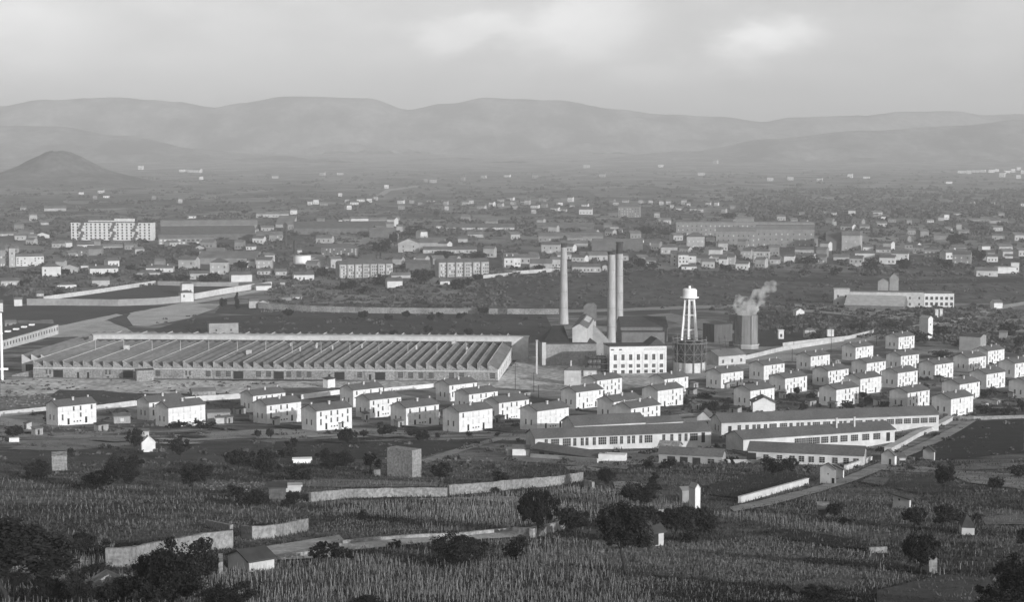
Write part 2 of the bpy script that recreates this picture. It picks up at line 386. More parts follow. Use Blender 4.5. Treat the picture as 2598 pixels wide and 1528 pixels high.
def B(c, r, xl, yb, xr, yt, W, roof='gable', rel=0, mw=plaster2, mr=tile, rh=None, cols=0, rows=1, label=None, desc=None, name='house', cat=None, group=None, kinds='ws', ww=None, wh=None, extra=(), ov=.3, chim=(), base=4, endw=0, hipin=None, dH=None, z0=None):
    P0, a, L, px, py = facade(c, r, xl, yb, xr, rel)
    H = dH or (yb - yt) / (K3 if c == 3 else K0) * P0.y / FPX
    rh_ = rh if rh is not None else min(W, L if roof == 'gableF' else W) * .22
    wins = list(extra)
    if cols: wins += wgrid(L, H, cols, rows, ww or min(1.3, L / cols * .5), wh or min(1.8, H / rows * .5), z0 if z0 is not None else H / rows * .25, kinds)
    if endw:
        f_ = 'l' if rel > 0 else 'r'
        wins += wgrid(W, H, endw, rows, 1.0, min(1.6, H / rows * .5), H / rows * .25, kinds, f_)
    wins = [tuple(L * -w[1] if (k == 1 and w[1] < 0 and w[0] == 'f') else q for k, q in enumerate(w)) for w in wins]
    ymid = T(c, r, 0, (yb + yt) / 2)[1]
    if label is None: label = auto(desc or 'pale house', px, ymid)
    else: USED[label] = 1
    return building(name, label, cat or name.replace('_', ' '), P0, a, L, W, H, roof, rh_, mw, mr, wins, group, ov, chim, base, hipin)

# ------------------------------------------------------------ fields, yards, roads and painted shade patches
patch("field", [(390,838),(470,812),(600,800),(1300,799),(1385,800),(1420,870),(1330,868),(600,862),(400,848)], .045, .075, .02)
patch("field", [(560,775),(640,770),(1300,772),(1700,775),(1700,800),(640,800),(545,795)], .05, .085, .03)
patch("field", [(118,764),(395,723),(600,727),(455,757),(300,766)], .055, .075, .02)
patch("field", [(0,776),(440,776),(315,797),(180,824),(0,818)], .05, .08, .02)
patch("field", [(0,700),(115,768),(0,775)], .05, .08, .05)
patch("meadow", [(1210,700),(1420,692),(1660,686),(2000,690),(2598,700),(2598,770),(2100,768),(1700,778),(1200,782)], .055, .105, .014, (1, .35, 1), .12, .4)
patch("meadow", [(1640,690),(1900,700),(2250,712),(2598,706),(2598,716),(2250,722),(1900,712)], .04, .06, .03)
patch("field", [(1960,790),(2200,800),(2310,812),(2320,826),(2250,842),(1960,880),(1850,880),(1850,800)], .035, .055, .03)
patch("yard", [(150,832),(240,812),(300,818),(345,850),(200,855),(120,858)], 0.319, 0.464, .1)
patch("yard", [(320,800),(370,790),(500,771),(560,772),(545,784),(480,808),(375,828),(330,826)], 0.377, 0.522, .05)
patch("bank_shade", [(272,812),(300,801),(330,796),(322,806),(338,828),(318,832),(290,822)], .06, .10, .2)  # shade on the embankment, painted as a darker ground patch
patch("road", [(0,846),(160,826),(295,797),(312,800),(205,832),(150,848),(0,856)], 0.390, 0.520, .1)
patch("road", [(328,795),(500,762),(650,735),(740,722),(748,727),(655,742),(500,770),(338,802)], 0.390, 0.520, .1)
patch("path", [(1300,789),(1560,784),(1760,776),(1960,771),(2140,776),(2140,779),(1960,778),(1760,784),(1560,791),(1300,796)], 0.221, 0.338, .06)
patch("path", [(1640,800),(1700,795),(1790,815),(1880,845),(1830,850),(1740,826)], 0.182, 0.260, .1)
patch("path", [(950,500),(980,480),(1062,470),(1062,474),(992,484),(960,503)], 0.325, 0.416, .01)
patch("yard", [(2040,776),(2120,778),(2330,796),(2290,812),(2180,804),(2040,790)], 0.232, 0.348, .08)
patch("road", [(2440,806),(2520,780),(2598,766),(2598,774),(2530,787),(2460,812),(2300,838),(2285,832)], 0.364, 0.494, .08)
patch("yard", [(0,966),(85,961),(660,968),(1263,970),(1320,905),(1500,905),(1560,945),(1700,955),(1700,975),(1500,1000),(1330,990),(1265,985),(1110,985),(870,985),(700,985),(640,1000),(380,1000),(200,994),(100,1002),(0,1012)], .34, .58, .05, (1, .5, 1), .4, .35)
patch("road", [(1700,952),(1820,922),(1950,899),(2150,862),(2290,838),(2292,848),(2160,874),(1990,918),(1850,945),(1700,975)], 0.260, 0.390, .06)
patch("garden", [(150,990),(262,992),(352,1003),(346,1026),(300,1030),(200,1022),(120,1012)], 0.054, 0.078, .1)
patch("garden", [(0,1008),(120,1004),(150,1018),(110,1040),(0,1046)], 0.084, 0.264, .25)
patch("field", [(700,1122),(1080,1120),(1255,1113),(1060,1165),(980,1162),(820,1172),(690,1150)], .04, .06, .08)
patch("field", [(0,1150),(150,1140),(330,1140),(420,1128),(620,1118),(690,1125),(690,1190),(400,1200),(0,1200)], .05, .085, .06)
patch("yard", [(0,1058),(108,1048),(118,1075),(70,1092),(0,1080)], 0.232, 0.377, .12)
patch("path", [(20,1142),(100,1119),(325,1119),(330,1131),(170,1146)], 0.169, 0.247, .12)
patch("path", [(468,1104),(650,1092),(655,1112),(458,1122)], 0.221, 0.325, .12)
patch("path", [(650,1092),(720,1090),(842,1106),(830,1116),(650,1115)], 0.234, 0.351, .12)
patch("path", [(1000,1108),(1300,1102),(1300,1108),(1000,1113)], 0.195, 0.286, .12)
patch("path", [(1066,1170),(1170,1136),(1268,1110),(1292,1112),(1190,1142),(1082,1178)], 0.221, 0.325, .12)
patch("path", [(1530,1150),(1660,1146),(1905,1162),(1900,1174),(1700,1177),(1590,1184),(1530,1182)], 0.208, 0.325, .12)
patch("path", [(1434,1187),(1480,1184),(1523,1192),(1515,1198),(1440,1194)], 0.234, 0.312, .2)
patch("path", [(1300,1155),(1345,1160),(1600,1185),(1590,1193),(1300,1172)], 0.156, 0.260, .2)
patch("path", [(1556,1226),(1600,1224),(1662,1236),(1655,1247),(1560,1241)], 0.247, 0.338, .2)
patch("field", [(2468,1070),(2598,1064),(2598,1150),(2450,1166),(2340,1170),(2298,1166),(2400,1116)], .026, .036, .08)
patch("road", [(2440,1075),(2478,1068),(2452,1085),(2400,1116),(2292,1166),(2236,1195),(2170,1222),(2085,1250),(1960,1284),(1862,1302),(1850,1291),(1950,1268),(2085,1234),(2160,1206),(2240,1172),(2335,1128)], 0.221, 0.351, .15)
patch("garden", [(2180,1225),(2210,1212),(2262,1218),(2275,1232),(2240,1237)], 0.108, 0.180, .2)
patch("path", [(2235,1190),(2330,1186),(2410,1195),(2598,1208),(2598,1245),(2460,1228),(2400,1206),(2240,1196)], 0.130, 0.338, .12)
patch("garden", [(2270,1205),(2390,1206),(2450,1250),(2330,1255),(2240,1236)], 0.042, 0.066, .12)
patch("path", [(690,1222),(870,1219),(1112,1228),(1110,1238),(860,1240),(690,1236)], 0.130, 0.208, .2)
patch("path", [(665,1393),(860,1362),(876,1378),(1020,1366),(1300,1350),(1430,1329),(1436,1346),(1300,1368),(1100,1380),(900,1400),(830,1421),(700,1426)], 0.34, 0.5, .3)
patch("path", [(980,1272),(1300,1262),(1340,1272),(1300,1280),(1180,1270)], 0.156, 0.234, .3)
patch("field", [(1950,1345),(2030,1350),(2170,1374),(2202,1396),(2130,1394),(1950,1363)], .022, .034, .3)  # shadow band of the terrace wall, painted as dark ground
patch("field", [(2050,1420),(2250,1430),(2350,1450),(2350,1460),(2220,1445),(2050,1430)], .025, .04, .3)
patch("bare_ground", [(2490,1318),(2540,1312),(2598,1310),(2598,1335),(2500,1336)], .12, .2, .4)
patch("bare_ground", [(2390,1195),(2460,1180),(2598,1172),(2598,1190),(2470,1196)], .10, .22, .3)
patch("bare_ground", [(1990,1490),(2100,1470),(2200,1480),(2150,1500),(2020,1510)], .08, .14, .4)
patch("field", [(2225,1506),(2400,1464),(2512,1476),(2525,1540),(2225,1540)], .075, .10, .3)
patch("field", [(1950,1195),(2080,1215),(1900,1270),(1790,1258),(1800,1235)], .03, .045, .2)
patch("field", [(1840,1100),(1900,1085),(1905,1160),(1860,1150)], .05, .08, .2)

# ------------------------------------------------------------ far relief
def ridge(name, sil, Y0, depth, base_drop, m, nseed, amp=18):
    rnd = random.Random(nseed); mb = MB(); NY, NXX = 60, 320
    xs0, xs1 = sil[0][0] - 700, sil[-1][0] + 700
    from mathutils import noise as N_
    for j in range(NY + 1):
        t = j / NY * 2 - 1
        for i in range(NXX + 1):
            px = xs0 + (xs1 - xs0) * i / NXX
            q = min(max(px, sil[0][0]), sil[-1][0])
            for (a, b) in zip(sil, sil[1:]):
                if a[0] <= q <= b[0]: break
            s_ = (q - a[0]) / (b[0] - a[0]); s_ = s_ * s_ * (3 - 2 * s_); py = a[1] + (b[1] - a[1]) * s_
            crest = CZ + (420 - py) / FPX * Y0
            Y = Y0 + t * depth; x = (px - CX) / FPX * Y0
            prof = math.exp(-(t * 1.7) ** 2)
            n = N_.fractal(Vector((x / 700, Y / 600, nseed)), .6, 2.1, 7) * amp * 4.5
            zb = gz(Y) - base_drop
            mb.v.append((x, Y, zb + (crest - zb) * prof + n * (1 - prof * .85)))
    w = NXX + 1
    mb.f = [(j*w+i, j*w+i+1, (j+1)*w+i+1, (j+1)*w+i) for j in range(NY) for i in range(NXX)]; mb.m = [0] * len(mb.f)
    o = mb.build(name, m); o.data.shade_smooth(); return tag(o, kind="structure")
hill_m = mat("far_forest", .04, .22, .0028, 10, 1, 0, (1, .6, 1), lo=.4, hi=.6, scale2=.02, amp2=.35, spec=0)
hill_m2 = mat("near_forest", .05, .13, .005, 10, 1, 0, (1, .6, 1), lo=.4, hi=.6, scale2=.03, amp2=.4, spec=0)
ridge("hills", [(0,271),(129,256),(299,249),(382,256),(454,259),(547,273),(619,261),(738,247),(826,245),(929,250),(1042,279),(1135,264),(1238,250),(1300,252),(1418,258),(1557,276),(1686,290),(1815,299),(1928,311),(2021,300),(2176,293),(2279,285),(2407,283),(2485,294),(2598,291)], 14600, 1700, 30, hill_m, 3)
ridge("hills", [(0,320),(150,322),(300,345),(520,378),(700,396),(1100,404),(1500,402),(1750,385),(1950,352),(2200,330),(2420,318),(2598,306)], 11600, 1500, 20, hill_m, 11, 10)
(lambda *a: None)("hills", [(0,440),(300,436),(700,434),(1000,437),(1500,434),(1850,428),(2200,422),(2450,418),(2598,412)], 6200, 900, 20, hill_m2, 5, 6)
def cone():
    m = MB(); n = 40; P = at(150, 462); cx, cy = (150 - CX) / FPX * 5200, 5200
    from mathutils import noise as N_
    prof = [(400, -8), (290, 8), (205, 24), (150, 40), (116, 54), (88, 70), (62, 85), (36, 96), (14, 100)]
    b = gz(cy)
    for r, z in prof:
        for i in range(n):
            a = 2 * math.pi * i / n; rr = r * (1 + .10 * N_.noise(Vector((math.cos(a) * 1.5, math.sin(a) * 1.5, z / 60))))
            ex = 1.0 if math.cos(a) < 0 else 1.1
            m.v.append((cx + rr * math.cos(a) * ex, cy + rr * math.sin(a), b + z + 4 * N_.noise(Vector((a * 3, z / 20, 0)))))
    k = len(prof)
    m.f = [(j*n+i, j*n+(i+1) % n, (j+1)*n+(i+1) % n, (j+1)*n+i) for j in range(k-1) for i in range(n)] + [tuple(range((k-1)*n, k*n))]
    m.m = [0] * len(m.f); o = m.build("cone_hill", mat("volcanic_scrub", .09, .17, .012, 8, 1, 0, scale2=.05, spec=0)); o.data.shade_smooth(); tag(o, kind="structure")
cone()

# ------------------------------------------------------------ walls along ground
def wall(label, pts, h, th=.5, m=plaster2, src=True, name='wall', cat='wall', side=1, cap=True, group=None):
    P = [at(*p) if len(p) == 2 else at(p[0], p[1]) for p in pts]
    Q = [P[0]]
    for a, b in zip(P, P[1:]):
        n = max(1, int((b - a).length / (8 if cap else 1.6)))
        for i in range(1, n + 1):
            q = a.lerp(b, i / n); q.z = gz(q.y); Q.append(q)
    HT = [h if cap else h * random.uniform(.93, 1.02) for _ in Q]
    o = Q[0].copy(); r = thing(name, label, cat, o, 0, group); mb = MB(); cp = MB()
    for k_, (a, b) in enumerate(zip(Q, Q[1:])):
        d = (b - a); d.z = 0; d.normalize(); nn = Vector((-d.y, d.x, 0)) * th * side
        a_, b_ = a - o, b - o
        hh = HT[k_]; hj = HT[k_ + 1]
        def V(p, z): return (p.x, p.y, p.z + z)
        mb.hexa([V(a_, -1), V(b_, -1), V(b_ + nn, -1), V(a_ + nn, -1)], [V(a_, hh), V(b_, hj), V(b_ + nn, hj), V(a_ + nn, hh)])
        if cap:
            k = nn * .15
            cp.hexa([V(a_ - k, hh + .005), V(b_ - k, hh + .005), V(b_ + nn + k, hh + .005), V(a_ + nn + k, hh + .005)], [V(a_ - k, hh+.12), V(b_ - k, hh+.12), V(b_ + nn + k, hh+.12), V(a_ + nn + k, hh+.12)])
    mb.build('masonry', m, r)
    if cap: cp.build('coping', m, r)
    USED[label] = 1
    return r
wall("low white boundary wall running behind the front left estate houses", [(0,1059),(114,1047),(245,1043),(345,1030),(520,1018),(610,1012)], 2.2, .4, lime)
wall("white boundary wall stretch behind the middle estate houses", [(765,1014),(862,1001)], 2.0, .4, plaster)
wall("white boundary wall stretch seen right of the middle houses", [(975,996),(1100,984)], 1.8, .4, plaster)
wall("long bright wall on the far left side of the walled field", [(112,763),(250,744),(395,722)], 3.2, 1.0, lime)
wall("pale rear wall closing the walled field", [(400,724),(500,727),(605,727)], 3.6, .6, plaster3)
wall("grey front wall of the walled field", [(68,775),(135,775),(300,777),(400,773),(458,768)], 5.0, .6, plaster3)
wall("bright wall running from the gatehouse along the road", [(494,760),(560,748),(640,735),(690,729)], 4.6, .6, lime)
wall("rubble embankment wall crossing behind the factory", [(655,783),(790,791),(930,795),(1090,797),(1215,797)], 4.2, 1.6, stone)
wall("eastern end of the rubble embankment wall by the chimneys", [(1240,797),(1340,798),(1440,798)], 4.0, 1.6, stone)
wall("pale low wall below the grey tenement", [(1226,707),(1300,700)], 3, .6, plaster2)
wall("pale wall below the low grey terrace", [(1300,697),(1400,690),(1540,690)], 3, .6, plaster2)
wall("white thick wall climbing beside the country road past the long sheds", [(2262,1149),(2330,1110),(2400,1078),(2418,1067)], 1.5, 2.2, plaster2)
wall("white roadside wall between the gabled roadside house and gate cottage", [(2147,1195),(2175,1185),(2213,1171)], 1.3, .6, lime)
wall("white roadside wall sloping down beside the vineyard", [(1880,1278),(1950,1258),(2052,1229)], 1.3, .6, lime)
wall("straight pale wall along the top of the dark field", [(2408,1064),(2470,1066),(2598,1062)], 1.2, .4, stone_pale)
wall("long pale garden wall crossing above the vineyard", [(789,1275),(880,1266),(1000,1262),(1135,1261)], 2.0, .6, stone_pale, cap=False)
wall("right stretch of the long garden wall with dark post", [(1140,1258),(1240,1250),(1300,1243),(1420,1233),(1480,1222)], 2.3, .6, stone_pale, cap=False)
wall("sloping broken end of the garden wall", [(1480,1235),(1502,1241)], 1.6, .6, stone, cap=False)
wall("pale stone field wall left of the vine rows", [(612,1367),(640,1371),(700,1367),(783,1348)], 2.2, .6, stone_pale, cap=False)
wall("short triangular pale wall above the ruined building", [(520,1338),(583,1352)], 1.3, .6, stone_pale, cap=False)
wall("long stone wall of the ruined building with a square hole", [(268,1440),(330,1440),(420,1418),(520,1400),(592,1392)], 2.7, .7, stone_pale, cap=False)
wall("sunlit wall behind the tall tree", [(1300,1362),(1352,1366),(1432,1345)], 1.6, .6, stone_pale, cap=False)
wall("low dry stone wall beside the terraced vines", [(870,1385),(1020,1371),(1180,1364),(1300,1352)], .8, .6, stone, cap=False)
wall("rubble wall edge under the hut with the dark lean roof", [(700,1425),(790,1412),(866,1392)], .8, .6, stone, cap=False)
wall("pale low wall beside the stone tower", [(953,1209),(979,1205)], 1.6, .5, stone_pale, cap=False)
wall("pale retaining wall under the front long sheds", [(1345,1163),(1420,1168),(1515,1176)], 1.1, .5, plaster2)
wall("low pale wall in front of the patched roof annex", [(1690,1172),(1800,1176),(1950,1178)], 1.0, .4, plaster2)
wall("pale yard wall of the works behind the estate", [(1822,926),(1900,912),(1990,890),(2142,866)], 2.4, .4, plaster2)
wall("pale wall on the far side of the works road", [(2215,846),(2150,862),(2050,872),(1985,880)], 2.2, .4, plaster2)
wall("white wall fragment between lone trees and hut", [(1664,1322),(1688,1318)], 1.9, .5, stone_pale, cap=False)
wall("bright triangular wall end in the terraced vines", [(2206,1405),(2251,1404)], .9, .5, stone_pale, cap=False)

# ------------------------------------------------------------ estate houses
HL, HW, HH, HR = 16.2, 9.1, 7.2, 1.9
def h_wins(rnd, shut, lit=1):
    W_ = []
    k = lambda: 'shutter' if rnd.random() < shut else 'window'
    for fx in (.12, .41, .59, .88): W_.append(('f', HL*fx, 5.1, .7, 1.55, k()))
    for fx in (.12, .88): W_.append(('f', HL*fx, 1.9, .7, 2.2, k()))
    for fx in (.41, .59): W_.append(('f', HL*fx, 2.5, .7, 1.6, k()))
    for fx in (.27, .73): W_.append(('f', HL*fx, 4.0, .6, 1.2, k())); W_.append(('f', HL*fx, 0, .9, 2.3, 'door'))
    for fx in (.42, .5, .58): W_.append(('f', HL*fx, .7, .6, .5, 'vent'))
    for u in (3.1, 6.0): W_.append(('l', u, 1.8, .7, 1.9, 'window'))
    return W_
HS = [((146.5,1033), "white two-storey house standing alone at the far left of the estate", .3),
 ((378,1022), "white house half hidden behind its twin, second from the far left", .3), ((427,1036), "white house with closed pale shutters beside a dark hedge, left part of estate", .9),
 ((642,1005), "white house tucked behind another, nearest the construction yard wall on the left", .3), ((676.6,1029), "white house right of the gap, its lower front in shadow", .4),
 ((803,1044), "front-row white house with all dark windows above the pale path", .15), ((896,991), "white house at the back near the factory's middle bays", .5),
 ((938,1016), "white house just behind the dark windowed front-row one", .2), ((1030,1036), "front-row white house with grey shadow on its lower half", .5),
 ((1140,978), "white house closest under the sawtooth factory's right end", .3), ((1190,1001), "white house in the second line under the factory's right corner", .5),
 ((1165,1047), "bright front-row white house with mostly closed shutters", .8), ((1266,1023), "white house squeezed between two front-row ones near the long sheds", .1),
 ((1363,1044), "front-row white house immediately left of the long tiled shed", .6), ((1462,996), "white house with its bottom left in shadow, in front of the windowed works building", .6),
 ((1515,966), "white house directly below the windowed works building", .15), ((1557,1020.5), "white house behind another, just above the long tiled shed", .7),
 ((1601,1037), "white house rising right behind the long tiled shed's roof", .2), ((1669,992), "bright white house with closed shutters below the gas holder", .9),
 ((1686,962.5), "white house partly hidden, nearest the gas holder", .8), ((1829.5,948), "white house right of the gas holder beside the works road", .6),
 ((1904,992), "white house behind the small white gable house", .4), ((1938,928), "white house below the cooling tower with a pole beside it", .4),
 ((2057,905), "white house beside the tall electric pole on the works road", .8), ((2171,882), "white house next to the road bend in the upper estate", .3),
 ((2280,856), "topmost white house of the estate, left of the narrow tower", .3), ((2199,922), "white house with a dark tree against its end wall", .3),
 ((2286,904), "white house directly below the topmost house", .3), ((2101,942), "white house in the middle of the right estate behind another roof", .3),
 ((1992,961), "white house with a small tree before it and a shadowed right end", .4), ((2183,962), "white house at the centre of the right estate with a bush at its corner", .3),
 ((2278,947), "white house right of centre with its front crossed by a neighbour's roof", .4), ((2372,926), "white house right of centre facing an open garden strip", .5),
 ((2458,909), "white house second in the upper right row", .3), ((2507,891), "upper right white house below the pale gabled barn", .5),
 ((2122,989.5), "white house with bushes and shade at its right corner, above the rear long shed", .5), ((2303,997.5), "white house with dark windows just above the rear long shed", .1),
 ((2413,1013), "nearest white house on the right, at the head of the country road", .7), ((2435,976), "white house behind the one at the head of the road", .6),
 ((2503,950), "white house near the right edge facing dark gardens", .5), ((2575,923), "white house cut by the right edge of the view", .4), ((2606,972), "white house showing only its grey end wall at the right edge", .4)]
rnd = random.Random(3)
hw_mesh = None
for (px, py), lab, sh in HS:
    P = at(px, py, HH)
    wins = h_wins(rnd, sh)
    hb = building("estate_house", lab, "house", P, R(43), HL, HW, HH, 'gable', HR, plaster, tile, wins, "white worker houses of the estate", .35,
             ((HL*.5, HW*.36, 1.3, .38), (HL*.06, HW*.5, .7, .3), (HL*.94, HW*.5, .7, .3)))
    ap = mat("render_band", .36, .46, .4, scale2=.1)
    USED[lab] = 1
# ------------------------------------------------------------ sawtooth factory
def factory():
    A = at(85, 958.6); Bp = at(1263, 967); A.z = gz(A.y); d = Bp - A; L = math.hypot(d.x, d.y); a = math.atan2(d.y, d.x)
    root = thing("sawtooth_factory", "vast factory under long sawtooth roofs with a pale gallery across the top", "factory", A, a)
    N = 46; w = L / N; D = 152.0; lo, hi = 5.4, 8.5; GY0, GY1 = 104.0, 111.0
    wl_ = MB()
    for i in range(N):
        x0, x1 = i * w, (i + 1) * w
        wl_.hexa([(x0, 0, -3), (x1, 0, -3), (x1, .5, -3), (x0, .5, -3)], [(x0, 0, hi + .25), (x1, 0, lo + .25), (x1, .5, lo + .25), (x0, .5, hi + .25)])
    wl_.build('front_wall', stone, root)
    b = MB(); b.box(0, L, -.12, 0, lo - .75, lo - .35); b.build('concrete_band', concrete, root)
    s = MB(); s.hexa([(L, .5, -3), (L + .5, .5, -3), (L + .5, D, -3), (L, D, -3)], [(L, .5, lo + .3), (L + .5, .5, lo + .3), (L + .5, D, lo + .3), (L, D, lo + .3)]); s.build('side_wall', plaster, root)
    s = MB(); s.box(0, L, D - .5, D, -3, lo); s.box(-.5, 0, 28, D, -3, lo); s.build('rear_wall', stone, root)
    for i in range(N):
        x0, x1 = i * w, (i + 1) * w
        for (y0, y1) in ((.5, GY0), (GY1, D)):
            m = MB(); m.add([(x0, y0, hi), (x1, y0, lo), (x1, y1, lo), (x0, y1, hi), (x0, y0, lo), (x0, y1, lo)], [(0, 1, 2, 3)]); m.add([(x0, y0, lo), (x0, y1, lo), (x0, y1, hi), (x0, y0, hi)], [(0, 1, 2, 3)], 1)
            m.add([(x0, y1, lo), (x1, y1, lo), (x0, y1, hi)], [(0, 1, 2)], 0)
            if y0 < 1 : m.build('roof_bay', [roof_f, glass], root)
            else: m.build('rear_roof_bay', [roof_f, glass], root)
    for i in range(0, N, 3 if N else 1):
        x0 = i * w; m = MB(); m.box(x0 - .09, x0 + .09, 0, GY0 - .1, hi - .5, hi + .24); m.build('ridge_coping', concrete, root)
        m = MB(); m.box(x0 - .16, x0 + .16, GY1 + .1, D, hi - .5, hi + .35); m.build('ridge_coping', concrete, root)
        m = MB(); m.box(x0 - .09, x0 + .09, -.2, -.02, -1, lo - .8); m.build('downpipe', iron2, root)
    for i in range(30, N):
        if i % 3: x0 = i * w; m = MB(); m.box(x0 - .06, x0 + .06, .5, GY0 - .1, hi - .2, hi + .12); m.build('ridge_coping', concrete, root)
    gmb = MB(); gmb.box(-2, L + 9, GY0, GY1, lo - 8.3, hi + 2.7, 0); gmb.box(-2.4, L + 9.4, GY0 - .4, GY1 + .4, hi + 2.7, hi + 3.1, 1)
    gmb.build('gallery', [lime, concrete], root)
    gmb = MB(); gmb.box(0, L, GY0 - .12, GY0 - .01, lo + .2, hi + .35); gmb.build('gallery_shadow_gap', iron, root)  # dark strip painting the shadow line below the gallery front
    e = MB(); e.box(-4.6, -2.05, GY0 + .5, GY1, lo, hi + 2.4); e.build('gallery_end', iron2, root)
    for i in range(1, N // 3):       # poles standing on the ridges
        x0 = (i * 3 + 1.5) * w if i < 0 else i * 3 * w
        y = 52 if i < 8 else 46; h = 5.2
        m = MB(); m.cyl(x0 + .4, y, hi - .8, hi + h, .13, .1, 6); m.build('vent_pipe', concrete, root)
    for (x, y, hgt, s_) in [(L*.43, 40, 2.6, 1.2), (L*.13, 58, 2.8, 1.2), (L*.56, 70, 3, .5), (L*.60, 66, 2.4, .35), (L*.53, 60, 2.4, .35), (L*.66, 78, 2.0, .3), (L*.79, 72, 2.2, .4), (L*.91, 64, 2.4, .45), (L*.865, 96, 2.2, 1.0), (L*.49, 82, 2, .35), (L*.55, 84, 2, .35)]:
        m = MB(); m.box(x - s_, x + s_, y, y + 2*s_, lo, hi + hgt * .6); m.build('ventilator', plaster2 if s_ > .4 else concrete, root)
    rn = random.Random(5)
    def op(u, z, w_, h_, k): add_win(root, L, D, 'f', u, z, w_, h_, k)
    for i in range(N):
        u = (i + .5) * w
        if i in (2, 9, 20, 24, 30, 34): op(u, 0.2, 5.0, 3.8, 'hole'); continue
        if i in (0, 3, 10, 21, 31, 35, 13): continue
        r_ = rn.random()
        if r_ < .62: op(u, 1.2, 2.5, 2.9, 'grid')
        elif r_ < .74: op(u - .9, 1.8, .8, 2.2, 'window'); op(u + .9, 1.8, .8, 2.2, 'window'); op(u, .2, 1.0, .8, 'vent')
        elif r_ < .84: op(u, 0, 1.1, 3.0, 'door')
    for i in range(12): add_win(root, L + .5, D, 'r', 6 + i * 12, 1.4, 2.2, 2.4, 'grid')
    # set back wing at the left end
    for k in (1, 2, 3):
        x0, x1 = -k * w, -(k - 1) * w
        m = MB(); m.hexa([(x0, 26, -3), (x1, 26, -3), (x1, 26.5, -3), (x0, 26.5, -3)], [(x0, 26, hi+.2), (x1, 26, lo+.2), (x1, 26.5, lo+.2), (x0, 26.5, hi+.2)]); m.build('wing_wall', plaster2, root)
        m = MB(); m.add([(x0, 26.5, hi), (x1, 26.5, lo), (x1, D, lo), (x0, D, hi)], [(0, 1, 2, 3)]); m.build('roof_bay', roof_f, root)
    m = MB(); m.box(-3*w+2, -1, 25.9, 25.99, 0, 3.6); m.build('wing_opening', opening, root)
    m = MB(); m.hexa([(-2.5*w, 4, -3), (-.6, 4, -3), (-.6, 4.5, -3), (-2.5*w, 4.5, -3)], [(-2.5*w, 4, .6), (-.6, 4, 3.6), (-.6, 4.5, 3.6), (-2.5*w, 4.5, .6)]); m.build('ramp_wall', stone_pale, root)
    return root
roof_f = mat("sawtooth_tiles", .155, .22, .5, stretch=(1, .25, 1), scale2=.06, amp2=.2, bump=.2)
factory()
LMX = USED

# ------------------------------------------------------------ power station
def chimney(px, yb, ytop, wb, wt, lab, sooty=.04, base=True, lean=0):
    P = at(px, yb); d = P.y; H = (yb - ytop) * d / FPX; rb, rt = wb / 2 * d / FPX, wt / 2 * d / FPX
    r = thing("chimney_stack", lab, "chimney", P, 0, "brick chimney stacks of the power station"); USED[lab] = 1
    m = MB(); n = 28; N = 24
    for j in range(N + 1):
        t = j / N; rr = rb + (rt - rb) * t + (.25 * rb * math.exp(-t * 22))
        m.v += [(rr * math.cos(2*math.pi*i/n), rr * math.sin(2*math.pi*i/n), -4 + (H + 4) * t * (1 - sooty)) for i in range(n)]
    m.f = [(j*n+i, j*n+(i+1) % n, (j+1)*n+(i+1) % n, (j+1)*n+i) for j in range(N) for i in range(n)]; m.m = [0]*len(m.f)
    o = m.build('shaft', brick, r); o.data.shade_smooth()
    zt = -4 + (H + 4) * (1 - sooty)
    m = MB(); m.cyl(0, 0, zt + .01, H - .9, rt, rt * .98, n); m.cyl(0, 0, H - .9, H, rt * 1.14, rt * 1.14, n); m.build('sooty_top', soot, r)
    for k in range(4):
        m = MB(); z = H * (.2 + .2 * k); rr = rb + (rt - rb) * (z / H); m.cyl(0, 0, z, z + .25, rr * 1.02, rr * 1.02, n, cap=True); m.build('iron_band', mat("band_iron", .2, .26, 1), r)
soot_roof = mat('soot_roof', .02, .035, .5)
chimney(1430, 822, 616, 25, 15, "slimmest brick chimney stack standing apart on the left", .05)
chimney(1551, 878, 637, 23, 18.5, "front stack of the close pair of tall chimneys", .03)
chimney(1571, 830, 613, 21, 17, "rear stack of the close pair, with a long sooty top", .13)
# boiler house block with its flat roof structures
B(2,8, 300,500, 828,285, 26, 'flat', 6, mat('boiler_brick', .19, .27, .8, scale2=.1), tile3, rh=.5, label="big blank walled boiler house with pale corner pier", name="boiler_house", cat="industrial hall", base=6,
  extra=(), ov=.15)
P0, a, L, _, _ = facade(2, 8, 300, 500, 828, 6); H = 215/K0*P0.y/FPX
pr = bpy.data.objects[[o.name for o in bpy.data.objects if o.get('category') == 'industrial hall'][-1]]
m = MB(); m.box(-.5, 1.6, -.5, .4, -5, H + 1.0); m.build('corner_pier', plaster2, pr)
m = MB(); q = [(1, 6, H+.51), (L*.52, 6, H+.51), (L*.52, 25, H+.51), (1, 25, H+.51)]; m.add(q + [(L*.25, 16, H+8.5), (L*.45, 16, H+8.5)], [(0,1,5,4),(1,2,5),(2,3,4,5),(3,0,4)]); m.build('hipped_roof', soot_roof, pr)
m = MB(); m.box(-1.4, -.7, -1.5, -1.0, -5, H + 2); pl = m.data('post', [plaster2])
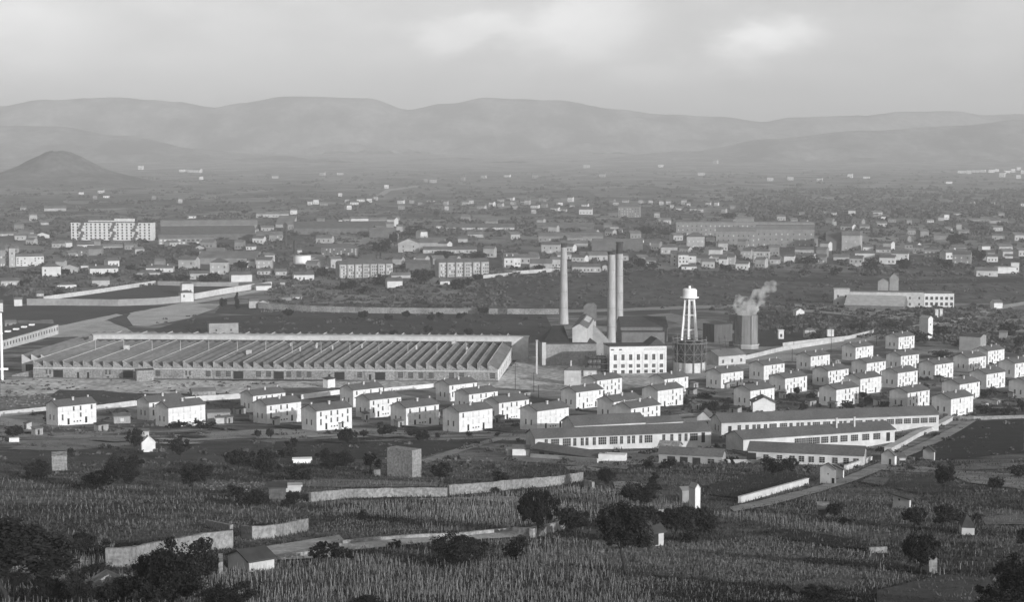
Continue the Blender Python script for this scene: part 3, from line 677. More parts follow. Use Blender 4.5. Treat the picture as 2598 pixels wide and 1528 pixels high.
# bunker house: tall gabled box running away behind the block
P0, a, L, _, _ = facade(2, 8, 590, 489, 736, -4)
br = building("bunker_house", "tall narrow gabled coal bunker with a bright roof light behind the blank block", "industrial hall", P0, a, L, 84, (926-831)*P0.y/FPX, 'gableF', 2.2, plaster2, tile2, (), None, .4, (), 6)
USED["x"] = 1
HB = (926-831)*P0.y/FPX
m = MB(); m.add([(L/2+.6, 24, HB+2.0), (L-.4, 24, HB+.55), (L-.4, 52, HB+.55), (L/2+.6, 52, HB+2.0)], [(0,1,2,3)]); m.v = [(x, y, z+.12) for x, y, z in m.v]; m.build('roof_light', lime, br)
m = MB(); m.box(L*.25, L*.75+3, 62, 70.5, HB-2, HB+6); m.hexa([(L*.25-.3, 61.7, HB+6), (L*.75+3.3, 61.7, HB+6), (L*.75+3.3, 70.8, HB+6), (L*.25-.3, 70.8, HB+6)], [(L*.5, 61.7, HB+8), (L*.5+3, 61.7, HB+8), (L*.5+3, 70.8, HB+8), (L*.5, 70.8, HB+8)]); m.build('elevator_head', plaster4, br)
m = MB(); m.hexa([(L, 50, -5), (L+14, 50, -5), (L+14, 56, -5), (L, 56, -5)], [(L, 50, HB-3), (L+13, 50, 4), (L+13, 56, 4), (L, 56, HB-3)]); m.build('buttress_hall', plaster3, br)
# dark halls behind
B(2,8, 1065,262, 1530,205, 34, 'gable', 4, plaster4, tile3, rh=5, label="dark roofed turbine hall behind the windowed works building", name="turbine_hall", cat="industrial hall", dH=9)
B(2,8, 1075,300, 1500,235, 8, 'flat', 4, plaster4, tile3, rh=.4, label="pale parapet annex between turbine hall and windowed building", name="works_annex", cat="industrial hall", dH=8)
P0, a, L, _, _ = facade(2, 8, 955, 580, 1520, 12); H = 270/K0*P0.y/FPX
wins = []
for i in range(7):
    u = L * (.10 + .135 * i); wins += [('f', u, H*.50, 1.6, 2.9, 'grid'), ('f', u, H*.22, 1.8, 1.8, 'grid'), ('f', u, H*.02, 1.8, 1.6, 'window')]
for i in range(2): wins.append(('f', L*(.05+.14*i), H*.87, 1.5, .6, 'vent'))
wb = building("works_building", "three-storey white works building with seven columns of windows", "factory building", P0, a, L, 15, H, 'flat', .5, plaster, tile3, wins, None, .12, (), 6)
for k, u in enumerate((.0, .17, .305, .44, .575, .71, .845, .97)):
    m = MB(); m.box(L*u + (0.02 if k == 0 else 0), L*u + .55, -.22, 0, -3, H*.80); m.build('pilaster', plaster, wb)
m = MB(); m.box(L*.60, L*.98, -.05, 0, H*.84, H*.94); m.build('painted_lettering_band', mat("faded_band", .45, .62, 2.2, lo=.45, hi=.55), wb)
m = MB(); m.add([(L*.69, .3, H+.5), (L*.98, .3, H+.5), (L*.84, .3, H+4.0), (L*.69, 14, H+.5), (L*.98, 14, H+.5), (L*.84, 14, H+4.0)], [(0,1,2),(3,5,4),(0,2,5,3),(1,4,5,2)]); m.build('gabled_lantern', tile3, wb)
m = MB()
for i in range(5):
    x = -10 + i * 2.3; m.bar((x, 1, -3), (x, 1, H*.72), .18); m.bar((x, 5, -3), (x, 5, H*.72), .18)
for z in (2, 5, 8): m.bar((-10, 1, z), (-.8, 1, z), .15); m.box(-10, -.8, 1, 5, z+.1, z+.25)
m.build('lattice_tower', iron, wb)
m = MB(); m.box(-10.4, -.8, 5.2, 12, -3, H*.6); m.build('dark_bay', plaster4, wb)
B(2,8, 510,690, 668,542, 8, 'hip', -4, plaster2, tile2, rh=2.0, cols=1, label="small pale square house with hipped roof before the boiler house", chim=((3, 4, 2.2, .35),), ov=.35)
B(2,8, 700,604, 832,545, 6, 'shed', 2, plaster2, tile2, rh=.5, cols=2, label="low pale outbuilding beside the small square house", name="outbuilding")
P = at(*T(2,8,240,582)); pp = thing("wall_pier", "tall thin pale post standing left of the boiler house", "post", P); m = MB(); m.box(-.45, .45, -.4, .4, -2, 17); m.box(-.6, .6, -.55, .55, 17, 17.4); m.build('shaft', plaster2, pp)

def gasholder():
    P = at(1749, 944); d = P.y; H = 84 * d / FPX; r = 44 * d / FPX
    g_ = thing("gas_holder", "round gas holder with lattice guide frame below the water tower", "gas holder", P)
    m = MB(); m.cyl(0, 0, -3, 5.2, r*.93, r*.93, 40); m.build('tank', concrete, g_)
    m = MB(); m.cyl(0, 0, 5.21, H*.9, r*.86, r*.86, 40); m.cyl(0, 0, H*.9, H*.9+1.5, r*.86, r*.15, 40); m.build('bell', mat("dark_bell", .03, .045, .3, stretch=(1, 1, .2)), g_)
    n = 12; pts = []
    for i in range(n):
        a_ = 2*math.pi*(i+.3)/n; x, y = r*math.cos(a_), r*math.sin(a_); pts.append((x, y))
        m = MB(); m.bar((x*1.0, y*1.0, -2), (x, y, H+1.2), .32, .2); m.build('guide_column', mat("column_iron", .12, .17, 1), g_)
    for z in (H*.58, H):
        m = MB()
        for i in range(n): a_, b_ = pts[i], pts[(i+1) % n]; m.bar((*a_, z), (*b_, z), .2)
        m.build('ring_girder', iron2, g_)
    m = MB()
    for i in range(n):
        a_, b_ = pts[i], pts[(i+1) % n]
        for z0, z1 in ((5.5, H*.58), (H*.58, H)): m.bar((*a_, z0), (*b_, z1), .09); m.bar((*b_, z0), (*a_, z1), .09)
    m.build('cross_bracing', iron2, g_)
    m = MB(); m.cyl(0, 0, H*.9-.2, H*.9+.1, r*1.06, r*1.06, 40); m.build('walkway', iron2, g_)
gasholder()
def water_tower():
    P = at(1748.5, 872); d = P.y; k = d / FPX; zt, zb = (872-731)*k, (872-757)*k
    w_ = thing("water_tower", "white concrete water tower on splayed legs", "water tower", P)
    rb, rt = 23*k, 12.5*k
    rots = [.35 + i * math.pi / 3 for i in range(6)]
    pos = lambda a_, t: ((rb + (rt-rb)*t) * math.cos(a_), (rb + (rt-rb)*t) * math.sin(a_), -2 + (zb+2)*t)
    for a_ in rots:
        m = MB(); m.bar(pos(a_, 0), pos(a_, 1), .85, .62); m.build('leg', white, w_)
    for t in (.36, .66, .97):
        m = MB()
        for i in range(6): m.bar(pos(rots[i], t), pos(rots[(i+1) % 6], t), .34)
        m.build('ring_beam', white, w_)
    m = MB(); m.cyl(0, 0, zb-.3, zb+.5, 15*k, 22*k, 36); m.cyl(0, 0, zb+.5, zb+1.1, 24*k, 24*k, 36); m.build('gallery', white, w_)
    m = MB(); m.cyl(0, 0, zb+1.1, zt-.8, 18.5*k, 18.5*k, 36); m.cyl(0, 0, zt-.8, zt, 18.5*k, 14*k, 36); o = m.build('tank', white, w_)
    m = MB(); m.cyl(0, 0, zt, zt+1.6, .9, .7, 12); m.build('finial', white, w_)
    m = MB(); m.cyl(-18.9*k, -1.5, zb, zt, .16, .16, 6); m.build('ladder', iron, w_)
    m = MB(); m.cyl(0, 0, -2, zb, .45, .45, 10); m.build('riser_pipe', concrete, w_)
water_tower()
def cooling_tower():
    P = at(1893, 884); d = P.y; k = d/FPX; H = (884-798)*k; r = 32*k; n = 8
    c_ = thing("cooling_tower", "timber-clad cooling tower giving off a plume of steam", "cooling tower", P)
    mm_ = mat("timber_cladding", .15, .24, .6, stretch=(1, 1, .12), scale2=.15, amp2=.2, bump=.2)
    m = MB(); m.cyl(0, 0, 2.61, H, r, r*.96, n, 0, .26, cap=False); m.build('cladding', mm_, c_)
    m = MB(); m.cyl(0, 0, 2.2, 2.6, r*1.12, r*1.12, n, 0, .26); m.build('rim', concrete, c_)
    m = MB(); m.cyl(0, 0, -4, 2.2, r*1.05, r*1.05, n, 0, .26); m.build('basin', plaster3, c_)
    for i in range(n):
        a_ = .26 + 2*math.pi*i/n; m = MB(); m.bar((r*1.01*math.cos(a_), r*1.01*math.sin(a_), 0), (r*.975*math.cos(a_), r*.975*math.sin(a_), H), .22); m.build('corner_post', iron, c_)
    return P, H, r
CT, CTH, CTr = cooling_tower()
B(2,8, 1985,268, 2168,100, 11, 'flat', 40, mat("dark_timber", .075, .11, .6, stretch=(1, 1, .12), scale2=.15, amp2=.2), iron, rh=.5, label="dark low cooling tower block right of the water tower", name="cooling_block", cat="cooling tower", ov=.05)
B(2,8, 2028,500, 2300,408, 13, 'gable', 42, plaster2, tile2, rh=2.8, label="gabled shed with black end wall under the cooling tower", name="works_shed", cat="industrial hall", cols=3, kinds='g')
for i, x in enumerate((2075, 2130, 2205, 2270, 2240)):
    P = at(*T(2,8,x,488 - i*8)); lb = f"slanting dark frame mast, {['leftmost','second','middle','rightmost','fourth'][i]} of five over the works shed"
    t = thing("frame_mast", lb, "mast", P, 0, "frame masts at the works shed"); m = MB()
    m.bar((0, 0, -1), (-2.2, 3, 15), .16, .1); m.build('pole', iron, t)
    m = MB(); m.bar((-3.0, 3, 10.5), (1.2, 3, 10.5), .08); m.bar((-2.8, 3, 13.5), (.6, 3, 13.5), .08); m.build('crossarm', iron, t)
# steam
def steam():
    r_ = random.Random(2); bm = bmesh.new()
    path = [(-1, 0, 0, 5.2), (-4, 0, 2, 4.2), (3.0, 0, 1, 4.4), (0, 1, 4, 5), (5, 0, 6, 4.2), (-5, 0, 5, 3.0), (7, 0, 9, 4.2), (10, 0, 11, 3.6), (12, 1, 14, 3.0), (15, 1, 13, 2.6), (16, 1, 16, 2.2), (9, 0, 6, 2.6), (-5, 0, 8, 1.8)]
    for x, y, z, rr in path:
        g0 = bmesh.ops.create_icosphere(bm, subdivisions=3, radius=rr)
        from mathutils import noise as N_
        for v in g0['verts']: v.co = v.co * (1 + .38 * N_.noise(v.co * .45 + Vector((x, y, z))) + .15 * N_.noise(v.co * 1.3)) + Vector((x, y, z))
    me = bpy.data.meshes.new("steam_plume"); bm.to_mesh(me); bm.free()
    o = link("steam_plume", me, None, (CT.x, CT.y, CT.z + CTH + 2.5))
    md = o.modifiers.new("r", 'REMESH'); md.mode = 'VOXEL'; md.voxel_size = .6
    m = bpy.data.materials.new("steam"); m.use_nodes = True; n, l = m.node_tree.nodes, m.node_tree.links; n.remove(n["Principled BSDF"])
    v = n.new("ShaderNodeVolumePrincipled"); v.inputs["Color"].default_value = (.95, .95, .95, 1)
    tc = n.new("ShaderNodeTexCoord"); t = n.new("ShaderNodeTexNoise"); t.inputs["Scale"].default_value = .22; t.inputs["Detail"].default_value = 4; l.new(tc.outputs["Object"], t.inputs[0])
    mr = n.new("ShaderNodeMapRange"); mr.inputs[1].default_value = .42; mr.inputs[2].default_value = .68; mr.inputs[3].default_value = 0.0; mr.inputs[4].default_value = .42; l.new(t.outputs["Fac"], mr.inputs[0])
    sp = n.new("ShaderNodeSeparateXYZ"); l.new(tc.outputs["Object"], sp.inputs[0])
    fz = n.new("ShaderNodeMapRange"); fz.inputs[1].default_value = -6; fz.inputs[2].default_value = 24; fz.inputs[3].default_value = 1.3; fz.inputs[4].default_value = .25; l.new(sp.outputs[2], fz.inputs[0])
    mu = n.new("ShaderNodeMath"); mu.operation = 'MULTIPLY'; l.new(mr.outputs[0], mu.inputs[0]); l.new(fz.outputs[0], mu.inputs[1]); l.new(mu.outputs[0], v.inputs["Density"])
    l.new(v.outputs[0], n["Material Output"].inputs["Volume"]); me.materials.append(m)
    tag(o, "soft plume of white steam drifting up right from the cooling tower", "steam", None, "stuff")
steam()

# ------------------------------------------------------------ long tiled sheds
def ll(xs, z, w, h, k): return tuple(('f', -x, z, w, h, k) for x in xs)
def shed_from_eaves(eL, eR, H, W, rh, lab, wins, mw=lime, mr=tile, roof='gable', chim=(), name="long_shed", right=None, ov=.35):
    A_ = at(*eL, H); B_ = at(*eR, H); d = B_ - A_; L = math.hypot(d.x, d.y); a = math.atan2(d.y, d.x); USED[lab] = 1
    w2 = [(w[0], (-w[1] * L if w[1] < 0 else w[1]), *w[2:]) for w in wins]
    return building(name, lab, "shed", A_, a, L, W, H, roof, rh, mw, mr, w2, None, ov, tuple((c[0]*L, *c[1:]) for c in chim), 7)
fr = lambda x, a, b: (x - a) / (b - a)
w1 = [('f', -fr(x, 225, 1955), .9, 2.6 if k == 'g' else 1.0, 2.4, 'grid' if k == 'g' else 'window') for x, k in
      [(330,'w'),(415,'g'),(528,'g'),(606,'w'),(678,'w'),(724,'w'),(795,'w'),(874,'g'),(984,'g'),(1062,'w'),(1133,'w'),(1180,'w'),(1252,'w'),(1328,'g'),(1480,'w'),(1560,'w'),(1640,'w'),(1702,'w'),(1780,'g')]] + [('f', -fr(1875, 225, 1955), 0.2, 1.2, 3.2, 'hole')]
s1 = shed_from_eaves(T(2,8,225,1215), T(2,8,1955,1187), 3.7, 11, 2.0, "front left long tiled shed with many tall doors and mullioned windows", w1)
LMs = None
s2 = shed_from_eaves(T(2,8,610,1088), T(2,8,1310,1072), 4.2, 12, 2.4, "broad tiled shed roof tucked behind the front left long shed", (), ov=.5)
s3 = shed_from_eaves(T(2,8,1318,1066), T(2,8,1680,1056), 3.6, 9, 1.5, "shorter tiled wing with a row of small windows right of the broad roof", [('f', -fr(x, 1318, 1680), 1.6, 1.2, 1.0, 'window') for x in (1330, 1398, 1460, 1527, 1582, 1636)])
k3 = [(2135,'d'),(2225,'w'),(2300,'w'),(2367,'w'),(2412,'w'),(2477,'w')]
w4 = [('f', -fr(T(2,8,x,0)[0], 1830, 2382), 1.6 if k == 'w' else .1, 1.3, 1.7 if k == 'w' else 3.0, 'window' if k == 'w' else 'hole') for x, k in k3]
w4 += [('f', -fr(T(3,8,x,0)[0], 1830, 2382), 1.5, 2.8 if k else 1.2, 1.9, 'grid' if k else 'window') for x, k in [(30,1),(132,1),(205,0),(272,0),(314,0),(381,0),(453,1),(555,1),(627,0),(694,0),(736,0),(802,0),(873,1),(975,1),(1046,0),(1105,0),(1189,1),(1275,1),(1360,1),(1446,1),(1530,1),(1616,1)]]
shed_from_eaves((1830.5,1073.5), (2382,1063.5), 4.4, 11, 2.4, "rear right long tiled shed, longest of all, with a full row of windows", w4 + [('l', 3, 1, 1, 2, 'window'), ('l', 6, 1, 1, 2, 'window')])
w5 = [('f', -fr(T(3,8,x,0)[0], 1886, 2270), 1.0, 2.6, 2.0, 'grid') for x in (280, 330, 380, 455, 540, 632, 731, 836, 949, 1061)] + [('f', -fr(T(3,8,1177,0)[0], 1886, 2270), .2, 1.4, 2.8, 'door')]
shed_from_eaves((1886,1116), (2270,1106), 3.8, 11, 1.9, "middle right long tiled shed with two chimneys casting shadows", w5, chim=((.64, 3.0, 3.2, .25), (.76, 3.0, 3.2, .25)))
w6 = [('f', -fr(T(3,8,x,0)[0], 1898, 2185), 1.2, 1.5, 1.6, 'grid') for x in (-25, 108, 230, 322, 417, 521, 645, 753, 847)] + [('f', -.03, .1, 2.6, 3.0, 'hole')]
shed_from_eaves((1898,1144.5), (2190,1149.5), 3.6, 11, 1.7, "front right long tiled shed with broad mullioned windows above the bushes", w6)
shed_from_eaves(T(2,8,195,1310), T(2,8,840,1350), 2.6, 6, 1.3, "low open shed with dark drooping roof in front of the left long shed", [('f', -x, .1, 2.0, 1.8, 'hole') for x in (.15, .3, .45, .6, .75, .93)], tile, tile)
shed_from_eaves(T(2,8,1440,1360), T(2,8,2060,1372), 2.8, 6, 1.4, "low dark roofed lean-to left of the right-hand long sheds", [('f', -x, .1, 2.2, 2.0, 'hole') for x in (.2, .4, .6)] + [('f', -.83, .5, 1.8, 1.4, 'window')], plaster3)
shed_from_eaves(T(2,8,1437,1296), T(2,8,1620,1300), 3.4, 6, 1.3, "small annex with a patched pale roof against the left long shed", [], plaster3, mat("patched_tiles", .16, .32, 1.3, stretch=(1, .3, 1)))
B(2,8, 845,1440, 1118,1380, 4, 'flat', -8, plaster, plaster, rh=.2, label="long white lime washed block below the left long shed", name="white_block", cat="outbuilding", ov=.02)
B(2,8, 0,1390, 165,1315, 4, 'shed', -4, plaster, tile2, rh=.4, label="small white lean-to at the left end of the sheds", name="outbuilding", cat="outbuilding")
B(2,8, -55,1385, 0,1330, 4, 'flat', -4, plaster2, plaster2, rh=.1, label="pale low shed end left of the small white lean-to", name="outbuilding", cat="outbuilding")
B(2,8, 1818,1112, 1950,998, 9, 'gableF', -6, plaster2, tile, rh=1.9, label="small gabled lodge with a dark doorway between the shed groups", name="lodge", cat="house", extra=(('f', -.78, .3, 1.0, 2.2, 'hole'),), chim=((2.2, 3, 1.5, .3),))
B(2,8, 2365,965, 2598,860, 9, 'gableF', 6, plaster, tile, rh=2.2, label="white gable house facing the camera just above the rear long shed", name="gable_house", cat="house", chim=((1.5, 2, 1.3, .3),), ov=.5)

# ------------------------------------------------------------ roadside and field huts
B(3,11, 665,320, 692,168, 4.4, 'gable', 58, plaster, tile, rh=1.2, label="gabled roadside house with a small porch on the country road", name="roadside_house", cat="house", extra=(('l', 2.2, 2.1, .35, .35, 'vent'), ('l', .8, .1, .7, 1.3, 'hole')), ov=.2)
B(3,11, 735,265, 770,175, 2.5, 'shed', 50, plaster, tile, rh=.8, label="little lit porch building right of the gabled roadside house", name="porch_hut", cat="hut", ov=.3)
B(3,11, 1243,135, 1290,35, 4.4, 'gable', 55, plaster, tile, rh=1.4, label="gate cottage with a dark doorway at the end of the white wall", name="gate_cottage", cat="house", extra=(('l', 1.5, .1, .7, 1.6, 'hole'),), ov=.2)
B(3,11, 1290,128, 1380,55, 4, 'shed', 10, plaster2, tile2, rh=.5, label="open fronted lean-to shed right of the gate cottage", name="lean_to", cat="hut", extra=(('f', -.5, .1, 1.6, 1.2, 'hole'),))
B(3,8, 1632,1435, 1672,1345, 3.6, 'gable', 60, plaster2, tile3, rh=1.2, label="hut standing alone on the dark field with one lit side", name="field_hut", cat="hut")
B(3,11, 1388,560, 1442,470, 3.8, 'shed', 55, plaster2, tile3, rh=.5, label="low hut in the vines with a bright narrow end", name="field_hut", cat="hut", extra=(('l', 2.4, 1.3, .4, .4, 'vent'),))
B(3,11, 1905,818, 2080,745, 5, 'hip', 5, plaster2, tile3, rh=1.8, label="small hut with a dark rounded roof among the right-hand trees", name="field_hut", cat="hut", chim=(), ov=.1)
B(3,11, 1580,1205, 1715,1040, 4, 'none', 12, stone_pale, stone_pale, label="crumbling pale hut beside the fence posts, lower right", name="ruined_hut", cat="hut", extra=(('f', -.8, 3.2, .5, .7, 'vent'),))
B(3,11, 490,650, 640,632, 3, 'shed', 0, stone_dark, stone, rh=.6, label="tiny stone shelter below the small bush on the slope", name="stone_shelter", cat="hut", dH=1.6)
B(2,11, 1797,560, 1865,360, 2.6, 'gableF', 28, plaster, plaster2, rh=.8, label="tall narrow white hut with a lower grey side", name="white_hut", cat="hut", ov=.05)
B(2,11, 1672,500, 1788,390, 2.4, 'shed', 15, plaster3, plaster3, rh=.5, label="lower grey annex left of the tall narrow white hut", name="hut_annex", cat="hut", ov=.05)
B(2,11, 1395,925, 1505,785, 5, 'gable', 38, plaster2, tile3, rh=1.5, label="sunlit hut with a dark roof behind the big lone tree", name="vineyard_hut", cat="hut", extra=(('f', -.2, .1, .9, 1.8, 'door'),), ov=.4)
B(1,11, 1535,250, 1618,-20, 8.2, 'none', 50, stone_pale, stone, label="roofless square stone tower with one bright face", name="stone_tower", cat="tower", extra=(('r', 2, .2, .8, 1.4, 'hole'),))
B(0,11, 512,190, 628,45, 4, 'shed', 0, stone_pale, stone, rh=.5, label="small square stone hut at the left above the vines", name="stone_hut", cat="hut", ov=.05)
B(0,8, 1395,1355, 1505,1262, 3.6, 'gableF', 4, plaster, plaster, rh=1.9, label="little white gabled hut beside a dark bushy tree", name="white_hut", cat="hut", ov=.15)
B(0,8, 90,1250, 158,1212, 2, 'none', 0, plaster, plaster, label="tiny white trough under the round tree at far left", name="trough", cat="trough")
B(0,8, 1385,1196, 1445,1146, 2.5, 'shed', 4, plaster2, tile2, rh=.4, label="small pale shed in the gardens below the closed shutter house", name="garden_shed", cat="hut")
B(0,8, 1120,1068, 1262,1000, 4, 'shed', 3, wood, tile2, rh=.6, cols=1, label="plank garden shed between the two left estate houses", name="garden_shed", cat="hut")
B(0,8, 2040,1040, 2250,965, 4, 'shed', 5, plaster3, tile2, rh=.6, cols=1, label="long garden shed right of the closed shutter house", name="garden_shed", cat="hut")
B(0,8, 2122,1070, 2190,1012, 2, 'shed', 3, plaster2, tile2, rh=.3, label="small pale plank hut in front of the long garden shed", name="garden_shed", cat="hut")
B(1,11, -70,1180, 150,1080, 5.5, 'gable', 30, plaster2, tile3, rh=1.0, label="hut with a dark lean roof amid dry vines, lower left", name="vineyard_hut", cat="hut")
B(0,11, 2150,1210, 2160,1080, 5, 'none', 0, stone_pale, stone, label="broken pale pier beside the big dark bush", name="wall_pier", cat="pier")
B(0,11, 850,1490, 1235,1345, 2.5, 'gableF', 4, plaster3, stone, rh=1.2, label="roofless gable cottage at the bottom left edge", name="ruined_cottage", cat="house", extra=(('f', -.64, 1.6, .35, .7, 'hole'),), ov=.1)
B(0,11, 1515,1500, 1645,1345, 3, 'none', 10, stone_pale, stone, label="pale wall stump at the bottom beside the cottage", name="wall_stump", cat="wall")
B(1,11, 125,470, 275,355, 5, 'shed', 0, stone_dark, tile3, rh=.3, label="dark square shelter left of the garden wall", name="field_hut", cat="hut")
B(1,11, 280,395, 425,362, 3, 'flat', 0, plaster2, plaster2, rh=.1, label="thin pale slab roof right of the dark shelter", name="field_hut", cat="hut", dH=1.2)
B(1,11, 365,112, 525,88, 3, 'flat', 0, white, white, rh=.1, label="thin white sheet lying on posts in the dark meadow", name="white_canopy", cat="canopy", dH=.9)
B(0,8, 1345,655, 1500,545, 5, 'flat', 8, stone, tile3, rh=.3, label="dark walled block projecting before the factory front", name="front_annex", cat="annex")
B(1,8, 705,720, 770,635, 3, 'shed', 50, plaster, tile3, rh=.6, label="small white sentry hut in the factory yard", name="yard_hut", cat="hut")
B(0,8, 1890,800, 2110,755, 6, 'gable', 10, stone, tile2, rh=1.2, label="low pale roofed store in the construction yard", name="yard_store", cat="hut")
B(0,5, 2055,1350, 2342,1245, 8, 'flat', 6, plaster3, tile3, rh=.3, cols=2, kinds='h', ww=1, wh=1.2, label="flat grey hut standing behind the sawtooth factory", name="grey_hut", cat="hut")
# long building with the dark flat roof at the left edge
A_ = at(*T(0,8,-30,355)); B_ = at(*T(0,8,575,186)); d = B_ - A_; L = math.hypot(d.x, d.y)
lb = "long white building with a dark flat roof and skylights at the left edge"; USED[lb] = 1
fb = building("flat_roofed_works", lb, "factory building", A_, math.atan2(d.y, d.x), L, 26, 5.2, 'flat', .7, lime, tile3, [('f', L*(i+.5)/22, 1.6, 2.2, 2.0, 'grid') for i in range(22)], None, .2)
for i in range(7): m = MB(); m.box(L*(.08+.13*i), L*(.08+.13*i)+3, 11, 14, 5.9, 6.8); m.build('skylight', white, fb)
# tall white post left edge
P = at(*T(0,8,22,640)); t = thing("white_mast", "thick white mast standing at the left edge of the view", "mast", P); m = MB(); m.cyl(0, 0, -2, 33, .7, .55, 12); m.build('shaft', white, t); m = MB(); m.box(-3, 3, -.3, .3, 5, 6); m.build('crossbar', white, t)
# poles
for (c_, r_, x, yb, yt, lb) in [(3,8,617,352,140,"tall double armed electric pole on the works road"), (3,8,232,470,330,"dark pole behind the house under the cooling tower"), (3,8,405,255,140,"pole before the middle roadside booth"),
      (3,8,1065,300,150,"pole left of the topmost estate house"), (3,8,248,330,240,"short pole by the works road wall"), (2,8,28,740,470,"dark pole at the factory's right corner"), (2,8,210,760,560,"thin pole on the pale yard road"),
      (3,8,1470,240,100,"pole beside the narrow white tower"), (2,8,258,810,690,"thin pole above the long shed's neighbour house"), (3,8,545,260,160,"thin pole between two roadside booths"), (1,8,440,560,360,"dark pole standing on the factory front")]:
    P = at(*T(c_, r_, x, yb)); h = (yb - yt) / K0 * P.y / FPX; t = thing("utility_pole", lb, "utility pole", P, 0, "utility poles around the works"); USED[lb] = 1
    m = MB(); m.bar((0, 0, -1), (0, 0, h), .2, .13, 6); m.build('pole', iron, t)
    if h > 8:
        for z in (h - .7, h - 1.9, h - 3.1)[:3 if h > 20 else 2]: m = MB(); m.box(-1.3, 1.3, -.09, .09, z, z + .2); m.build('crossarm', iron, t)
# ------------------------------------------------------------ booths and towers on the right
GB = "booths along the works road"
B(3,8, 98,236, 155,150, 4, 'flat', 10, plaster, plaster, rh=.3, label="leftmost white booth on the works road", name="booth", group=GB, cols=1)
B(3,8, 357,225, 475,148, 6, 'hip', 10, plaster2, tile2, rh=1.2, label="wide grey booth on the works road, middle of three", name="booth", group=GB, cols=2)
B(3,8, 580,212, 650,140, 4, 'hip', 10, plaster, tile2, rh=1, label="rightmost white booth behind the tall electric pole", name="booth", group=GB)
B(3,8, 1572,245, 1626,35, 8, 'gableF', 42, plaster, plaster2, rh=1.6, label="narrow white tower with a grey side above the estate", name="narrow_tower", cat="tower", ov=.1, extra=(('f', -.5, 9, .8, 1.0, 'vent'), ('l', 4, 3, .8, 1.2, 'vent')))
B(3,8, 1880,345, 2100,205, 12, 'gable', -16, plaster3, tile3, rh=1.2, label="big shaded grey barn behind the upper right estate row", name="grey_barn", cat="barn")
B(3,8, 2272,245, 2358,170, 6, 'shed', -5, plaster3, tile2, rh=.6, label="small grey hut right of the shaded grey barn", name="hut")
B(3,5, 645,1080, 800,912, 14, 'flat', 2, plaster2, plaster2, rh=.3, cols=2, rows=2, kinds='w', label="tall left pavilion of the long white school", name="school_pavilion", cat="school building")
B(3,5, 802,1080, 1532,935, 13, 'flat', 2, plaster2, tile2, rh=.3, cols=8, rows=2, kinds='wh', label="long middle wing of the white school", name="school_wing", cat="school building")
B(3,5, 1534,1085, 1830,950, 22, 'hip', 6, plaster, tile2, rh=1.6, cols=6, rows=2, kinds='w', label="bright right block of the white school with two rows of windows", name="school_block", cat="school building", ww=2.0, wh=2.2)
B(3,5, 1075,1050, 1180,880, 8, 'gableF', 0, plaster3, tile2, rh=2.5, label="left raised gable over the white school", name="roof_gable", cat="school building", dH=17)
B(3,5, 1190,1050, 1280,870, 8, 'gableF', 0, plaster3, tile2, rh=3.5, label="right higher gable over the white school", name="roof_gable", cat="school building", dH=20)
B(3,5, 750,1105, 1330,1085, 30, 'gable', -8, plaster4, mat('pale_sheet_roof', .34, .44, .3), rh=6.5, label="wide pale roofed hall in front of the white school", name="pale_hall", cat="hall", dH=3.2)
B(3,5, 272,1180, 355,1130, 7, 'gableF', 20, plaster, plaster2, rh=2, label="small round-topped white hut left of the school hall", name="white_hut", cat="hut")
B(3,5, 2225,1100, 2310,1045, 9, 'gable', 20, plaster, tile2, rh=2, label="little white house on the curving far right road", name="small_house", cat="house")
B(3,5, 1645,1190, 1678,1115, 5, 'flat', 5, plaster, plaster, rh=.2, label="left of two white gate blocks under the school", name="gate_block", cat="hut")
B(3,5, 1690,1180, 1720,1112, 5, 'flat', 5, plaster, plaster, rh=.2, label="right of two white gate blocks under the school", name="gate_block", cat="hut")
B(3,5, 2262,755, 2440,695, 14, 'flat', 14, plaster, plaster2, rh=.3, label="long white shed near the right edge of the town", name="white_shed", cat="shed")
B(3,5, 2390,740, 2465,652, 10, 'flat', 0, plaster, plaster2, rh=.3, label="taller white cube joining the shed at the right edge", name="white_cube", cat="shed", cols=2)
B(3,5, 2050,785, 2255,728, 16, 'gable', 8, plaster2, tile2, rh=3, cols=4, label="grey roofed shed left of the long white shed", name="grey_shed", cat="shed")
# ------------------------------------------------------------ big town buildings
P0, a, L, _, _ = facade(0, 5, 700, 425, 1500, -20); H = 175/K0*P0.y/FPX
wins = []
for j in range(6):
    for i in range(18):
        if i in (2, 9, 14): continue
        wins.append(('f', L*(i+.5)/18, 1.2 + j*(H-1)/6, 2.0, 2.1, 'window'))
ab = building("apartment_block", "long white six-storey apartment block with dark zigzag bays", "apartment building", P0, a, L, 16, H, 'flat', .9, plaster, tile3, wins, None, .8, (), 22)
for k, fx in enumerate((.135, .53, .81)):
    m = MB()
    for j in range(6):
        z = H*j/6; o = (j % 3 - 1) * 1.8; m.box(L*fx - 2.4 + o, L*fx + 1.2 + o, -1.2, -.02, z + .4, z + H/6 - .1)
        m.box(L*fx - 4 + o, L*fx + 3 + o, -.8, -.02, z, z + .5)
    m.build('zigzag_bay', mat("bay_grey", .10, .15, .5), ab)  # dark boxes stepping sideways floor by floor
m = MB(); m.box(L*.2, L*.76, 4, 11, H+.9, H+2.2); m.box(L*.53, L*.76, 3.5, 12, H+2.2, H+4.6); m.build('roof_storey', plaster, ab)
m = MB(); m.box(-.3, L+.3, -1.4, 0, -5, .1); m.build('podium', plaster4, ab)
